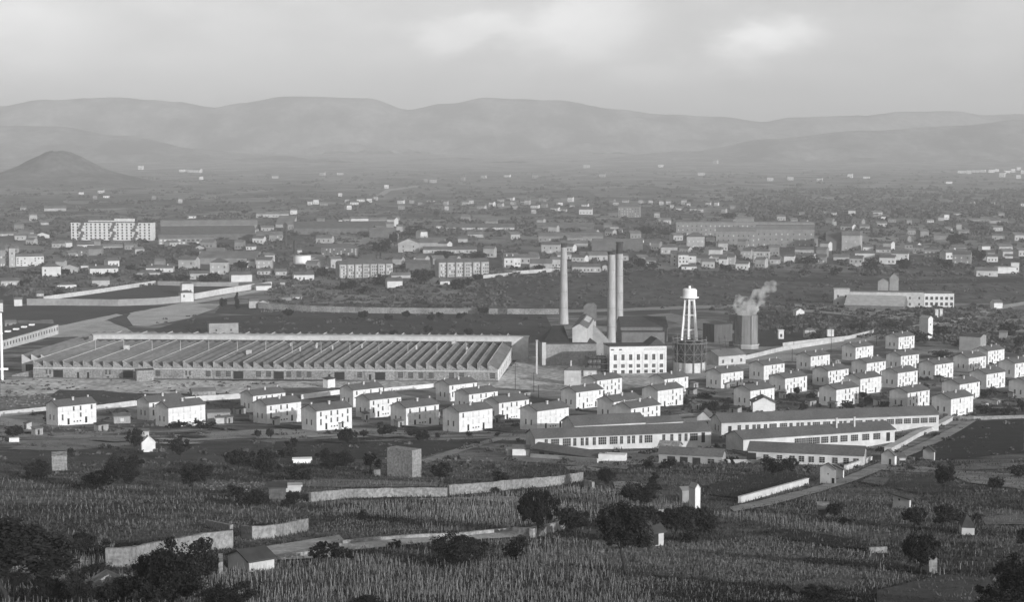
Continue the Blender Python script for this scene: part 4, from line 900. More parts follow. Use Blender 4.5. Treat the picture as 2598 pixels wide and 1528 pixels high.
def row(items, rel=0, group=None):
    for it in items:
        c, r, xl, yb, xr, yt, W, roof, rel_, mw, cols, rows, desc = it[:13]
        kw = it[13] if len(it) > 13 else {}
        B(c, r, xl, yb, xr, yt, W, roof, rel_, mw, {'p': tile2, 'd': tile}.get(kw.pop('t', 'd')), cols=cols, rows=rows, desc=desc, name=kw.pop('n', 'house'), cat=kw.pop('cat', 'house'), group=group, **kw)
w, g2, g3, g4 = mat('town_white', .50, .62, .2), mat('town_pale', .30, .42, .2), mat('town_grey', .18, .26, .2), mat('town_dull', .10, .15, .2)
row([
 (0,5, 1560,470, 2110,408, 20, 'flat', 0, g3, 12, 2, 'two-storey workshop front with rows of windows', dict(n='workshop', cat='workshop', ww=3, wh=2)),
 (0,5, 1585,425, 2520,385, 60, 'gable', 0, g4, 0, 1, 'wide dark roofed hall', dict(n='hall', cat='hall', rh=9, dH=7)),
 (0,5, 1580,330, 2540,278, 30, 'flat', -2, g3, 0, 1, 'long pale roofed hall', dict(n='hall', cat='hall', t='p')),
 (0,5, 435,138, 668,112, 25, 'gable', 0, g2, 0, 1, 'long bright barn', dict(n='barn', cat='barn', t='p', rh=4)),
 (0,5, 90,690, 160,505, 10, 'hip', 5, g2, 1, 3, 'pale church tower', dict(n='church_tower', cat='tower', rh=4)),
 (0,5, 0,700, 62,522, 30, 'gable', 5, g3, 2, 2, 'grey church nave', dict(n='church', cat='church')),
 (0,5, 160,684, 440,588, 12, 'flat', 3, w, 8, 4, 'white four-storey building'),
 (0,5, 415,785, 605,688, 11, 'hip', 3, w, 3, 2, 'white two-storey house', dict(rh=3)),
 (0,5, 610,752, 768,692, 11, 'gableF', -10, g2, 2, 1, 'pale gabled house'),
 (0,5, 795,722, 885,678, 10, 'hip', 3, w, 2, 1, 'small white house'),
 (0,5, 885,768, 1168,705, 12, 'gable', 6, w, 4, 2, 'long white house with dark roof', dict(chim=((6, 5, 1.4, .5), (20, 5, 1.4, .5)))),
 (0,5, 1435,740, 1705,700, 12, 'gable', -8, w, 4, 2, 'long white house', dict(chim=((5, 5, 1.4, .5), (20, 5, 1.4, .5)))),
 (0,5, 1345,790, 1580,750, 12, 'hip', 8, g2, 3, 1, 'low hip roofed house'),
 (0,5, 1755,712, 1925,618, 14, 'gable', -20, g2, 2, 2, 'bulky pale house'),
 (0,5, 1750,620, 1840,598, 14, 'gableF', -20, g2, 0, 2, 'pale gable'),
 (0,5, 1870,812, 2050,755, 10, 'gable', 8, g2, 4, 1, 'low pale cottage'),
 (0,5, 2065,762, 2240,645, 14, 'hip', -8, g2, 3, 2, 'three-bay pale villa', dict(rh=4)),
 (0,5, 1940,660, 2520,600, 40, 'gable', -14, g3, 0, 1, 'broad hall with wide pale gable', dict(n='hall', cat='hall', t='p', rh=6)),
 (0,5, 2275,838, 2482,768, 12, 'gable', 8, w, 0, 1, 'long blank white house'),
 (0,5, 2430,695, 2505,630, 10, 'gable', -5, w, 1, 1, 'small bright house'),
 (0,5, 10,885, 200,828, 10, 'gable', 8, g2, 5, 1, 'long low pale house'),
 (0,5, 565,917, 755,868, 10, 'hip', 8, w, 4, 1, 'low white bungalow'),
 (0,5, 905,880, 1082,822, 10, 'gable', 8, g2, 0, 1, 'blank pale house'),
 (0,5, 360,978, 432,950, 8, 'gable', 0, g2, 1, 1, 'tiny pale house'),
 (0,5, 140,1075, 218,1010, 7, 'flat', 3, w, 0, 1, 'small white cube house'),
 (0,5, -15,1132, 28,1042, 8, 'gable', 0, w, 0, 1, 'white house cut by the left edge'),
 (0,5, 570,495, 722,452, 12, 'flat', 0, w, 3, 1, 'low white pavilion'),
 (0,5, 690,590, 880,520, 14, 'hip', 0, g4, 4, 2, 'dark roofed grey house', dict(rh=4)),
 (0,5, 850,575, 1005,510, 14, 'gable', -10, g3, 0, 1, 'grey shed'),
 (0,5, 1000,505, 1360,488, 12, 'flat', 0, g2, 0, 1, 'long thin pale shed', dict(t='p')),
 (0,5, 182,400, 345,350, 14, 'gable', 0, g2, 4, 1, 'long pale low house', dict(t='p')),
 (0,5, 345,405, 500,375, 14, 'gableF', 0, w, 3, 1, 'white gabled cottage'),
 (0,5, 0,385, 180,362, 10, 'gable', 0, g2, 3, 1, 'long thin pale house', dict(t='p')),
 (0,5, 1925,530, 2010,495, 10, 'gableF', -5, g2, 0, 1, 'pale gabled barn'),
 (0,5, 1960,580, 2065,535, 10, 'gable', -15, g2, 2, 1, 'pale stepped house'),
 (0,5, 2420,520, 2520,488, 10, 'gable', -5, w, 3, 1, 'white low house'),
 (0,5, 1790,965, 1790+115,935, 6, 'hip', 12, w, 2, 1, 'upper part of the gatehouse', dict(dH=9)),
 (0,5, 1780,1035, 1905,945, 8, 'hip', 12, w, 2, 2, 'white gatehouse at the field wall corner', dict(n='gatehouse', rh=2)),
 (0,5, 50,1280, 155,1240, 8, 'flat', 5, g3, 2, 1, 'small grey works hut', dict(kinds='h')),
 (0,5, 180,1275, 280,1248, 8, 'gable', 5, w, 1, 1, 'white works hut'),
 (0,5, 290,1275, 400,1250, 8, 'gable', 5, g4, 1, 1, 'dark works hut', dict(kinds='h')),
 (0,5, 405,1272, 520,1243, 8, 'gable', 5, g3, 2, 1, 'grey works hut', dict(kinds='h')),
 (0,5, 1830,210, 1942,188, 14, 'gable', 0, w, 2, 1, 'white far house'),
 (0,5, 2005,200, 2040,182, 12, 'hip', 0, g2, 0, 1, 'small far house'),
 (0,5, 390,275, 495,252, 14, 'gable', 0, g2, 0, 1, 'pale far barn', dict(t='p')),
 (0,5, 200,130, 280,108, 14, 'gable', 0, g2, 0, 1, 'faint far house', dict(t='p')),
 (1,5, 0,202, 328,168, 16, 'gable', 4, g2, 12, 1, 'far white workshop with many windows', dict(n='workshop', cat='workshop', t='p')),
 (1,5, 335,170, 412,130, 14, 'flat', 4, w, 2, 1, 'white end block'),
 (1,5, 190,300, 368,270, 16, 'shed', -20, g2, 0, 1, 'wedge shaped pale building', dict(t='p', rh=12)),
 (1,5, 0,432, 268,372, 18, 'flat', 0, g3, 8, 2, 'grey workshop with two rows of windows', dict(n='workshop', cat='workshop')),
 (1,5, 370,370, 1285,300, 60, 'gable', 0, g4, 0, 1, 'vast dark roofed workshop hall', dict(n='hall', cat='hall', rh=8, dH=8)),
 (1,5, 850,240, 930,218, 10, 'gable', -4, g2, 0, 1, 'small pale shed', dict(n='shed', cat='shed')),
 (1,5, 930,262, 1110,215, 14, 'gable', 8, w, 0, 1, 'bright far shed', dict(n='shed', cat='shed', t='p')),
 (1,5, 1110,258, 1290,222, 14, 'gable', 0, g3, 0, 1, 'grey far shed', dict(n='shed', cat='shed', t='p')),
 (1,5, 810,268, 852,228, 10, 'hip', 0, w, 0, 1, 'bright white far house'),
 (1,5, 1115,400, 1360,378, 24, 'gable', -3, g4, 0, 1, 'pale roofed open shed', dict(n='shed', cat='shed', t='p', rh=5, dH=7)),
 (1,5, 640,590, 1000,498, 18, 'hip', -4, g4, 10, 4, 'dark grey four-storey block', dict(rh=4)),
 (1,5, 1395,545, 1600,455, 22, 'gableF', -4, g2, 2, 2, 'big pale gable building', dict(n='gable_hall', cat='hall', t='p')),
 (1,5, 1600,520, 1850,488, 24, 'gable', -6, g2, 0, 1, 'pale roofed hall', dict(n='hall', cat='hall', t='p', rh=5, dH=8)),
 (1,5, 1640,555, 2170,518, 14, 'gable', 0, g2, 14, 1, 'long low white range of windows', dict(n='workshop', cat='workshop')),
 (1,5, 1380,350, 1440,290, 12, 'flat', -6, g2, 0, 1, 'pale square tower'),
 (1,5, 545,690, 715,615, 12, 'hip', -12, g2, 3, 2, 'pale villa', dict(rh=3)),
 (1,5, 660,760, 712,690, 8, 'flat', 0, g2, 0, 1, 'narrow pale house'),
 (1,5, 0,705, 155,620, 12, 'gable', -8, g2, 3, 2, 'pale house with two rows of windows'),
 (1,5, 10,765, 160,730, 10, 'gable', 5, g2, 4, 1, 'low pale house'),
 (1,5, 370,826, 572,768, 12, 'gable', 6, w, 5, 1, 'low white house'),
 (1,5, 190,770, 305,735, 10, 'gable', 6, g2, 2, 1, 'low grey house', dict(t='p')),
 (1,5, 1290,895, 1440,828, 12, 'gable', 8, w, 2, 1, 'sunlit house'),
 (1,5, 1330,800, 1520,772, 10, 'gable', 8, g2, 0, 1, 'long pale roofed shed', dict(n='shed', cat='shed', t='p')),
 (1,5, 1810,862, 1905,830, 9, 'gable', 8, w, 0, 1, 'small white shed', dict(n='shed', cat='shed', t='p')),
 (1,5, 2440,700, 2535,600, 12, 'gable', 8, w, 2, 2, 'white two-storey house with chimneys', dict(chim=((3, 4, 1.5, .5), (9, 4, 1.5, .5)))),
 (1,5, 235,875, 285,840, 8, 'gable', 0, g2, 0, 1, 'small pale hut', dict(n='hut', cat='hut')),
 (1,5, 0,920, 150,875, 8, 'gable', 10, w, 0, 1, 'white roadside barn', dict(n='barn', cat='barn', t='p')),
 (1,5, 30,1095, 110,1035, 8, 'gableF', -8, g2, 0, 1, 'small ruined gable house', dict(n='ruin')),
 (1,5, -70,1095, 25,1025, 8, 'flat', 4, g2, 0, 1, 'pale block beside the road bank', dict(n='outbuilding', cat='outbuilding')),
 (1,5, 110,1090, 195,1055, 5, 'none', 0, g2, 0, 1, 'broken pale wall block', dict(n='ruin', cat='ruin')),
 (1,5, 250,1020, 345,990, 8, 'hip', 0, g3, 0, 1, 'grey hut', dict(n='hut', cat='hut')),
 (1,5, 345,1008, 450,985, 8, 'gable', 8, w, 0, 1, 'white lean hut', dict(n='hut', cat='hut', t='p')),
 (1,5, 1550,630, 1665,598, 10, 'gable', -8, w, 3, 1, 'small white cottage'),
 (1,5, 1770,316, 1870,286, 12, 'gable', 0, w, 3, 1, 'white end building'),
 (1,5, 1870,322, 2540,300, 26, 'gable', 0, g2, 30, 1, 'far hall with a row of bright windows', dict(n='hall', cat='hall', rh=5)),
 (1,5, 2080,398, 2235,368, 16, 'gable', 0, g2, 0, 1, 'pale far shed', dict(n='shed', cat='shed', t='p')),
 (1,5, 1985,445, 2080,412, 12, 'gable', 0, g2, 0, 1, 'pale roofed house', dict(t='p')),
 (1,5, 1470,720, 1700,650, 12, 'gable', -10, g4, 0, 1, 'dim house in the trees'),
 (1,5, 1340,665, 1430,610, 10, 'gable', -20, g2, 0, 1, 'pale house roof'),
 (1,5, 400,560, 455,525, 8, 'flat', 0, w, 1, 1, 'tiny white house'),
 (2,5, -10,690, 80,600, 12, 'gable', 20, w, 3, 1, 'bright house behind the white wall'),
 (2,5, 170,730, 385,655, 18, 'gable', -3, g2, 0, 1, 'low pale gabled hall', dict(n='hall', cat='hall', t='p')),
 (2,5, 160,590, 255,560, 10, 'flat', 0, w, 0, 1, 'white flat-roofed house'),
 (2,5, 240,318, 800,292, 40, 'gable', 0, g4, 0, 1, 'far hall with a bright ridge strip', dict(n='hall', cat='hall', t='p', rh=5)),
 (2,5, 255,440, 890,385, 20, 'flat', 0, g3, 14, 1, 'long grey workshop', dict(n='workshop', cat='workshop')),
 (2,5, 285,555, 465,470, 14, 'gable', -6, g2, 3, 2, 'pale house block'),
 (2,5, 470,500, 740,455, 14, 'gable', 0, g2, 0, 1, 'pale long roof', dict(t='p')),
 (2,5, 660,622, 822,560, 10, 'flat', 3, w, 4, 1, 'bright twin house with posts'),
 (2,5, 865,628, 932,572, 10, 'gable', 0, g2, 1, 1, 'pale small house'),
 (2,5, 1075,625, 1140,578, 10, 'gable', 0, g2, 1, 1, 'pale hidden house'),
 (2,5, 590,742, 865,688, 12, 'gable', 3, g2, 8, 1, 'low grey terrace', dict(n='terrace', cat='terraced houses')),
 (2,5, 885,738, 932,680, 9, 'gableF', 5, g2, 1, 1, 'small gabled house'),
 (2,5, 780,530, 1280,480, 30, 'gable', 0, g4, 0, 1, 'pale roofed far hall', dict(n='hall', cat='hall', t='p', rh=6, dH=7)),
 (2,5, 1040,200, 1245,98, 18, 'flat', -8, g3, 8, 4, 'grey far suburb block'),
 (2,5, 655,172, 780,122, 14, 'gable', -6, w, 4, 1, 'white far house'),
 (2,5, 960,345, 1042,295, 14, 'hip', 0, g2, 1, 1, 'pale domed house', dict(t='p')),
 (2,5, 1045,347, 1082,325, 10, 'flat', 0, w, 0, 1, 'bright tiny house'),
 (2,5, 1610,380, 2962,250, 22, 'flat', 0, g3, 30, 3, 'long far works', dict(n='works', cat='factory building', t='p', rh=1.2)),
 (2,5, 2190,382, 2370,212, 10, 'flat', 0, g3, 4, 4, 'central tower of the long far works', dict(n='works_tower', cat='factory building', t='p')),
 (2,5, 2002,490, 2390,340, 20, 'flat', 0, g3, 8, 3, 'nearer long works hall, left half', dict(n='works_hall', cat='factory building', t='p')),
 (2,5, 2392,490, 2960,318, 22, 'flat', 0, g3, 10, 3, 'nearer long works hall, right half', dict(n='works_hall', cat='factory building', t='p')),
 (2,5, 1715,510, 1885,392, 14, 'hip', 3, g2, 4, 2, 'pale square villa', dict(rh=5)),
 (2,5, 1460,560, 1620,495, 12, 'hip', 3, g2, 5, 1, 'wide pale house'),
 (2,5, 1905,440, 1985,422, 12, 'gable', 0, w, 0, 1, 'white low shed', dict(t='p')),
 (2,5, 1565,680, 1622,555, 12, 'gable', 5, w, 1, 3, 'tall white villa, left one'),
 (2,5, 1632,690, 1730,570, 12, 'gable', 5, w, 3, 3, 'tall white villa, middle one'),
 (2,5, 1735,680, 1805,580, 12, 'gable', 5, w, 2, 3, 'tall white villa, right one'),
 (2,5, 1805,660, 1925,600, 12, 'gable', -25, g2, 2, 1, 'lower pale wing'),
 (2,5, 1930,590, 2042,520, 12, 'flat', -12, w, 0, 2, 'blank white house'),
 (2,5, 2030,690, 2105,610, 12, 'gable', -8, w, 1, 2, 'white end house'),
 (2,5, 2108,665, 2180,590, 12, 'gable', -8, g2, 1, 2, 'grey end house'),
 (2,5, 2265,612, 2340,530, 12, 'gable', -8, g2, 2, 2, 'pale two-storey house'),
 (2,5, 2370,645, 2520,535, 16, 'hip', -5, g2, 5, 3, 'grey three-storey house'),
 (2,5, 1310,702, 1412,622, 12, 'gable', 0, g3, 2, 2, 'grey shaded house'),
 (2,5, 1350,490, 1400,448, 10, 'gable', 0, w, 0, 1, 'white gable'),
 (2,5, 1405,488, 1440,450, 10, 'gable', 0, w, 0, 1, 'small white gable'),
 (2,5, 1225,450, 1290,425, 10, 'gable', 14, w, 0, 1, 'white sloping roof house', dict(t='p')),
 (2,5, 1665,715, 1810,685, 8, 'gable', 5, w, 2, 1, 'low white front house'),
 (3,5, 150,652, 250,585, 10, 'gable', -5, w, 2, 1, 'white square house'),
 (3,5, 258,575, 440,520, 12, 'gable', 0, g2, 4, 1, 'pale row of houses'),
 (3,5, 465,660, 560,592, 12, 'gable', -5, g3, 2, 1, 'grey square house'),
 (3,5, 10,660, 105,615, 10, 'gable', -5, g2, 2, 1, 'small pale house'),
 (3,5, 560,280, 660,240, 14, 'hip', 0, g2, 2, 1, 'far pale villa', dict(t='p')),
 (3,5, 765,325, 840,280, 14, 'hip', 0, g2, 2, 1, 'far round pale villa', dict(t='p')),
 (3,5, 720,530, 890,380, 22, 'flat', -8, g2, 2, 2, 'square pale hall', dict(n='hall', cat='hall', t='p')),
 (3,5, 565,525, 715,430, 30, 'gable', 0, g4, 0, 1, 'dark roofed hall', dict(n='hall', cat='hall', rh=9)),
 (3,5, 640,625, 790,592, 12, 'gable', 0, g2, 0, 1, 'long pale shed', dict(n='shed', cat='shed', t='p')),
 (3,5, 797,685, 920,605, 12, 'gable', -8, g2, 3, 2, 'pale house with dark gable'),
 (3,5, 932,540, 1025,495, 12, 'flat', 0, w, 3, 1, 'white flat-roofed villa'),
 (3,5, 852,600, 1040,555, 12, 'gable', 0, w, 4, 1, 'long white villa'),
 (3,5, 1057,548, 1195,518, 12, 'gable', 0, g2, 3, 1, 'pale low villa'),
 (3,5, 1092,660, 1240,598, 12, 'gable', -5, w, 4, 1, 'white row of garden houses'),
 (3,5, 1212,622, 1368,560, 12, 'flat', -5, w, 4, 2, 'white flat-roofed house with dark windows'),
 (3,5, 1422,560, 1518,500, 12, 'gable', 0, g3, 2, 2, 'grey villa'),
 (3,5, 1532,600, 1682,518, 14, 'hip', 0, g3, 4, 2, 'grey three-bay house'),
 (3,5, 1812,660, 1985,565, 14, 'gable', -5, g3, 3, 2, 'grey hillside house'),
 (3,5, 2108,622, 2225,550, 12, 'gable', 5, g2, 2, 1, 'pale hillside house'),
 (3,5, 2168,258, 2345,232, 14, 'gable', 0, g2, 0, 1, 'far pale barn', dict(n='barn', cat='barn', t='p')),
 (3,5, 2205,425, 2320,382, 12, 'flat', 0, g2, 2, 1, 'pale flat house'),
 (3,5, 2335,605, 2400,582, 8, 'gable', 0, w, 0, 1, 'white hut', dict(n='hut', cat='hut')),
 (3,5, 1852,330, 1890,270, 8, 'flat', 0, g2, 0, 1, 'pale far tower'),
 (3,5, 1630,420, 1740,380, 12, 'gable', 0, g3, 0, 1, 'grey far house', dict(t='p')),
 (3,5, 1880,235, 2110,222, 10, 'gable', 0, g2, 0, 1, 'thin far barn', dict(n='barn', cat='barn', t='p')),
], group="houses and works of the town on the plain")
# tenements with vertical bays
for (x0, x1, yb, yt, nb, lab) in [(815, 1345, 800, 665, 7, "long grey tenement with seven window bays"), (1790, 2290, 790, 645, 6, "right-hand grey tenement above the white wall")]:
    o = B(1,5, x0, yb, x1, yt, 13, 'gable', 14, g2, tile, rh=3, cols=nb*4, rows=4, kinds='wws', label=lab, name="tenement", cat="apartment building", ww=1.1, wh=1.6, base=8)
    P0, a, L, _, _ = facade(1, 5, x0, yb, x1, 14)
    for i in range(nb): m = MB(); m.box(L*(i+.02)/nb, L*(i+.02)/nb + 1.1, -1.6, 0, -4, (yb-yt)/K0*P0.y/FPX); m.build('bay_pier', plaster3, o)
P = at(*T(1,5,452,655)); k = P.y/FPX; t = thing("round_tank", "squat white round tank among the town roofs", "tank", P); m = MB(); m.cyl(0, 0, -2, 20*k, 22*k, 22*k, 40); m.build('tank', white, t)
m = MB(); m.cyl(0, 0, 20*k, 21*k, 22.6*k, 22.6*k, 40); m.build('rim', concrete, t)
P = at(*T(1,5,292,500)); t = thing("far_chimney", "dark slender chimney in front of the grey town workshop", "chimney", P); m = MB(); m.cyl(0, 0, -2, 52*P.y/FPX, 1.6, 1.2, 14); m.build('shaft', soot, t)
P = at(*T(1,5,385,565)); t = thing("far_chimney", "dark stubby chimney left of the white round tank", "chimney", P); m = MB(); m.cyl(0, 0, -2, 36*P.y/FPX, 2.2, 2.0, 14); m.build('shaft', soot, t)
# ------------------------------------------------------------ far suburb: many tiny houses, each its own
SM = {}
def tiny(i, v):
    if (i, v) not in SM:
        m = MB(); L, W, H, rh = [(12, 9, 6, 2.5), (16, 10, 5, 2.5), (10, 9, 8, 2)][i]
        m.box(0, L, 0, W, -3, H); m.add([(0,0,H),(0,W,H),(0,W/2,H+rh),(L,0,H),(L,W,H),(L,W/2,H+rh)], [(0,2,1),(3,4,5),(0,3,5,2),(1,2,5,4)])
        for k in range(3): m.box(L*(.2+.3*k)-.6, L*(.2+.3*k)+.6, -.05, 0, 1.5, 3.2, 1)
        SM[(i, v)] = (m.data("wall", [[w, g2, g3, plaster][v], glass]), roof_mesh(L, W, H+.01, 'gable', rh, .4).data("roof", [tile2 if v else tile]))
    return SM[(i, v)]
FH = [(875,515),(888,520),(905,512),(930,514),(948,508),(1008,517),(1038,516),(1083,514),(1186,517),(1262,512),(1285,508),(1262,524),(1240,524),(1172,521),(1128,533),(1368,511),(1346,528),(1372,526),(1320,519),(1330,520),(1415,521),(1446,527),(1348,542),(1396,535),(1420,537),(1545,518),(1556,520),(1578,514),(1620,515),(1645,519),(1672,520),(1690,518),(1728,518),(1742,525),(1790,521),(1812,522),(1772,538),(1750,536),(1715,537),(1830,540),(1660,552),(1852,530),
      (236,505),(262,502),(200,494),(248,490),(385,506),(452,515),(880,532),(812,522),(795,518),(780,520),(858,498),(975,478),(1090,464),(1075,462),(1168,458),(690,452),(506,456),(455,436),(475,437),(487,438),(350,430),(810,445),(855,444),(1220,452),(1278,449),(1350,452),(1520,449),(1480,426),(1670,424),(1770,445),(1810,415),(1946,459),(1998,457),(2072,459),(2150,451),(2190,453),
      (2430,439),(2452,441),(2466,437),(2487,437),(2508,438),(2523,435),(2548,439),(2565,437),(2580,432),(2590,441),(2535,449),(2578,453),(2400,466),(2090,545),(2105,548),(2253,564),(2300,570),(2352,565),(2215,555),(2460,522),(2590,523),(2510,520),(2520,557),(2380,560),(1010,531),(1440,512),(1475,524),(1610,527),(1700,528),(1300,531),(1210,530),(1295,519),(1125,520),(1060,522)]
rn = random.Random(9)
for (x, y) in FH:
    brt = 3 if (x > 2400 and y < 460) or (x, y) in ((2150,451),(2190,453),(350,430)) else rn.choice((0, 1, 1, 1, 2))
    i = rn.randrange(3); P = at(x, y); desc = ["bright", "pale", "grey", "bright"][brt] + " " + ["little gabled", "low long", "tall square"][i] + " far house"
    t = thing("far_house", auto(desc, x, y), "house", P, R(rn.uniform(-30, 30)) - math.atan2(P.x, P.y), "tiny far houses across the plain")
    s = max(.8, min(2.4, P.y / 3600)) * rn.uniform(.8, 1.15); t.scale = (s, s, s)
    a_, b_ = tiny(i, brt); link("wall", a_, t); link("roof", b_, t)

# more houses threaded through the town, every one its own
rn = random.Random(14); done = []
k = 0
while k < 120:
    x = rn.uniform(0, 2590); y = rn.choice((rn.uniform(560, 600), rn.uniform(600, 640), rn.uniform(640, 690))) if x < 1300 or x > 1560 else rn.uniform(560, 690)
    if x > 2000: y = rn.uniform(545, 665)
    if (80 < x < 620 and y < 625 and y > 520) or any(abs(x - a) < 22 and abs(y - b) < 9 for a, b in done): continue
    if any(abs(x - l[0][0]) < 45 and -8 < y - l[0][1] < 40 for l in LM): continue
    done.append((x, y)); k += 1; brt = rn.choice((0, 1, 1, 1, 2, 2)); i = rn.randrange(3); P = at(x, y)
    desc = ["bright", "pale", "grey"][brt] + " " + ["small gabled", "low wide", "square high"][i] + " town house"
    t = thing("town_house", auto(desc, x, y), "house", P, R(rn.uniform(-35, 40)) - math.atan2(P.x, P.y), "small houses threaded through the town")
    s_ = rn.uniform(.85, 1.25); t.scale = (s_, s_, s_); a_, b_ = tiny(i, brt); link("wall", a_, t); link("roof", b_, t)
# garden sheds scattered between the estate houses
rn = random.Random(44); SHM = []
for v in range(3):
    L_, W_, H_ = [(3.2, 2.4, 2.1), (4.5, 2.6, 2.2), (2.4, 2.0, 2.3)][v]; m = MB(); m.box(0, L_, 0, W_, -1, H_); m.add([(0,W_,H_),(L_,W_,H_),(0,W_,H_+.5),(L_,W_,H_+.5),(0,0,H_),(L_,0,H_)], [(0,1,3,2),(4,0,2),(5,3,1)]); a_ = m.data("wall", [[wood, plaster3, plaster2][v]])
    dm = MB(); dm.box(L_*.3, L_*.3+.8, -.04, 0, 0, 1.8); SHM.append((a_, roof_mesh(L_, W_, H_+.01, 'shed', .5, .2).data("roof", [[tile2, tile3, tile][v]]), dm.data("door", [opening])))
SP = [(215,1072),(300,1062),(535,1060),(575,1075),(600,1052),(690,1078),(725,1052),(770,1068),(925,1066),(955,1058),(1095,1062),(1125,1078),(1255,1072),(1330,1010),(1430,1030),(1540,1060),(1740,1000),(1765,1040),(1830,985),(1850,1048),(1985,1012),(1960,1000),(2055,1032),(2075,1008),(2100,1035),(2165,1012),(2225,1030),(2262,1015),(2345,1000),(2360,1020),(2230,985),(2380,970),(2480,1000),(2530,1030),(2570,1010),(2500,1038),(2440,1040),(2330,935),(2230,930),(2120,925),(2020,985),(1880,960),(1760,985),(1710,1010),(60,1090),(90,1105),(250,1095),(640,1068),(1010,1085),(860,1090)]
for i, (x, y) in enumerate(SP):
    v = i % 3; P = at(x, y); t = thing("garden_shed", auto(["plank", "grey rendered", "pale"][v] + " garden shed", x, y), "shed", P, R(43 + rn.choice((0, 0, -90, 8))), "garden sheds of the estate")
    for me_ in SHM[v]: link(me_.name.split('.')[0], me_, t)
# garden plots between the estate houses
rg = random.Random(31)
for k in range(64):
    if k < 40: x, y = rg.uniform(1450, 2590), 0; y = rg.uniform(1068 - (x - 1450) * .14, 1075 - (x - 1450) * .04) if x < 1800 else rg.uniform(1020 - (x-1450)*.11, 1030)
    else: x, y = rg.uniform(0, 1450), rg.uniform(1040, 1135)
    P = at(x, y); L_, W_ = rg.uniform(8, 22), rg.uniform(4, 11); a = R(43) + (R(90) if rg.random() < .5 else 0); ca, sa = math.cos(a), math.sin(a)
    Q = [(P.x + u*ca - v*sa, P.y + u*sa + v*ca) for u, v in ((0, 0), (L_, 0), (L_, W_), (0, W_))]
    b_ = rg.choice((.035, .05, .09, .16, .24, .30)); patch("garden_plot", [proj((qx, qy, gz(qy))) for qx, qy in Q], b_, b_ * rg.uniform(1.2, 1.7), .25)
# ------------------------------------------------------------ trees
def crown_mesh(name, lobes, n, size, m, seed):
    r_ = random.Random(seed); mb = MB(); tot = sum(l[3]**2 for l in lobes)
    sub = []
    for (x, y, z, rad, sq) in lobes:
        k = max(5, int(26 * rad * rad / tot * len(lobes) ** .5))
        for _ in range(k):
            u = Vector((r_.gauss(0, 1), r_.gauss(0, 1), r_.gauss(0, 1))).normalized()
            rr = rad * r_.uniform(.55, 1.02); sub.append((x + u.x*rr, y + u.y*rr, z + u.z*rr*sq, rad * r_.uniform(.18, .42)))
    for _ in range(n):
        if r_.random() < .82: x, y, z, rad = r_.choice(sub); sq = .85
        else: x, y, z, rad, sq = r_.choice(lobes)
        u = Vector((r_.gauss(0, 1), r_.gauss(0, 1), r_.gauss(0, 1))).normalized() * rad * r_.random() ** .4
        c = Vector((x + u.x, y + u.y, z + u.z * sq))
        a = Vector((r_.gauss(0, 1), r_.gauss(0, 1), r_.gauss(0, 1))).normalized(); b = a.orthogonal().normalized(); b.rotate(__import__('mathutils').Quaternion(a, r_.uniform(0, 6.28)))
        e = a.cross(b); s = size * r_.uniform(.5, 1.3)
        mb.v += [(c + b*s)[:], (c + e*s*.55)[:], (c - b*s)[:], (c - e*s*.55)[:]]; o = len(mb.v) - 4; mb.f.append((o, o+1, o+2, o+3)); mb.m.append(0)
    xs = sorted(v[0] for v in mb.v); ys = sorted(v[1] for v in mb.v); zs = sorted(v[2] for v in mb.v); q = len(xs) // 100
    w_ = WID[name]; sx = w_ / (xs[-q-1] - xs[q]); sy = w_ * .9 / (ys[-q-1] - ys[q]); mx_, my_ = (xs[-q-1] + xs[q]) / 2, (ys[-q-1] + ys[q]) / 2; zb = ZB[name]; sz = (1.0 - zb) / (zs[-q-1] - zs[q]); z0 = zs[q]
    mb.v = [((x - mx_) * sx, (y - my_) * sy, zb + (z - z0) * sz) for x, y, z in mb.v]
    return mb.data("crown", [m])
WID = {'round': .82, 'lone': .85, 'bush': 1.05, 'tall': .36, 'sparse': .85}
ZB = {'round': .34, 'lone': .41, 'bush': .02, 'tall': .08, 'sparse': .3}
def trunk_mesh(h, r0, forks, seed, lean=0):
    r_ = random.Random(seed); m = MB(); top = Vector((lean * h, 0, h)); prev = Vector((0, 0, -.08)); rr = r0
    for i in range(1, 5):
        q = Vector((top.x*i/4 + r_.uniform(-.01, .01), r_.uniform(-.01, .01), h*i/4)); m.bar(prev, q, rr, rr*.88, 7); prev = q; rr *= .88
    for i in range(forks):
        a = 6.28 * i / forks + r_.uniform(-.4, .4); p = prev.copy(); d = Vector((math.cos(a)*.5, math.sin(a)*.5, 1)).normalized(); r2 = rr*.72
        for k in range(3):
            q = p + d * (.13 + .02*k); m.bar(p, q, r2, r2*.68, 5); 
            if k < 2:
                dd = (d + Vector((r_.uniform(-.7, .7), r_.uniform(-.7, .7), .1))).normalized(); m.bar(q, q + dd*.15, r2*.45, r2*.15, 4)
            p = q; r2 *= .68; d = (d + Vector((r_.uniform(-.35, .35), r_.uniform(-.35, .35), .15))).normalized()
    return m.data("trunk", [bark])
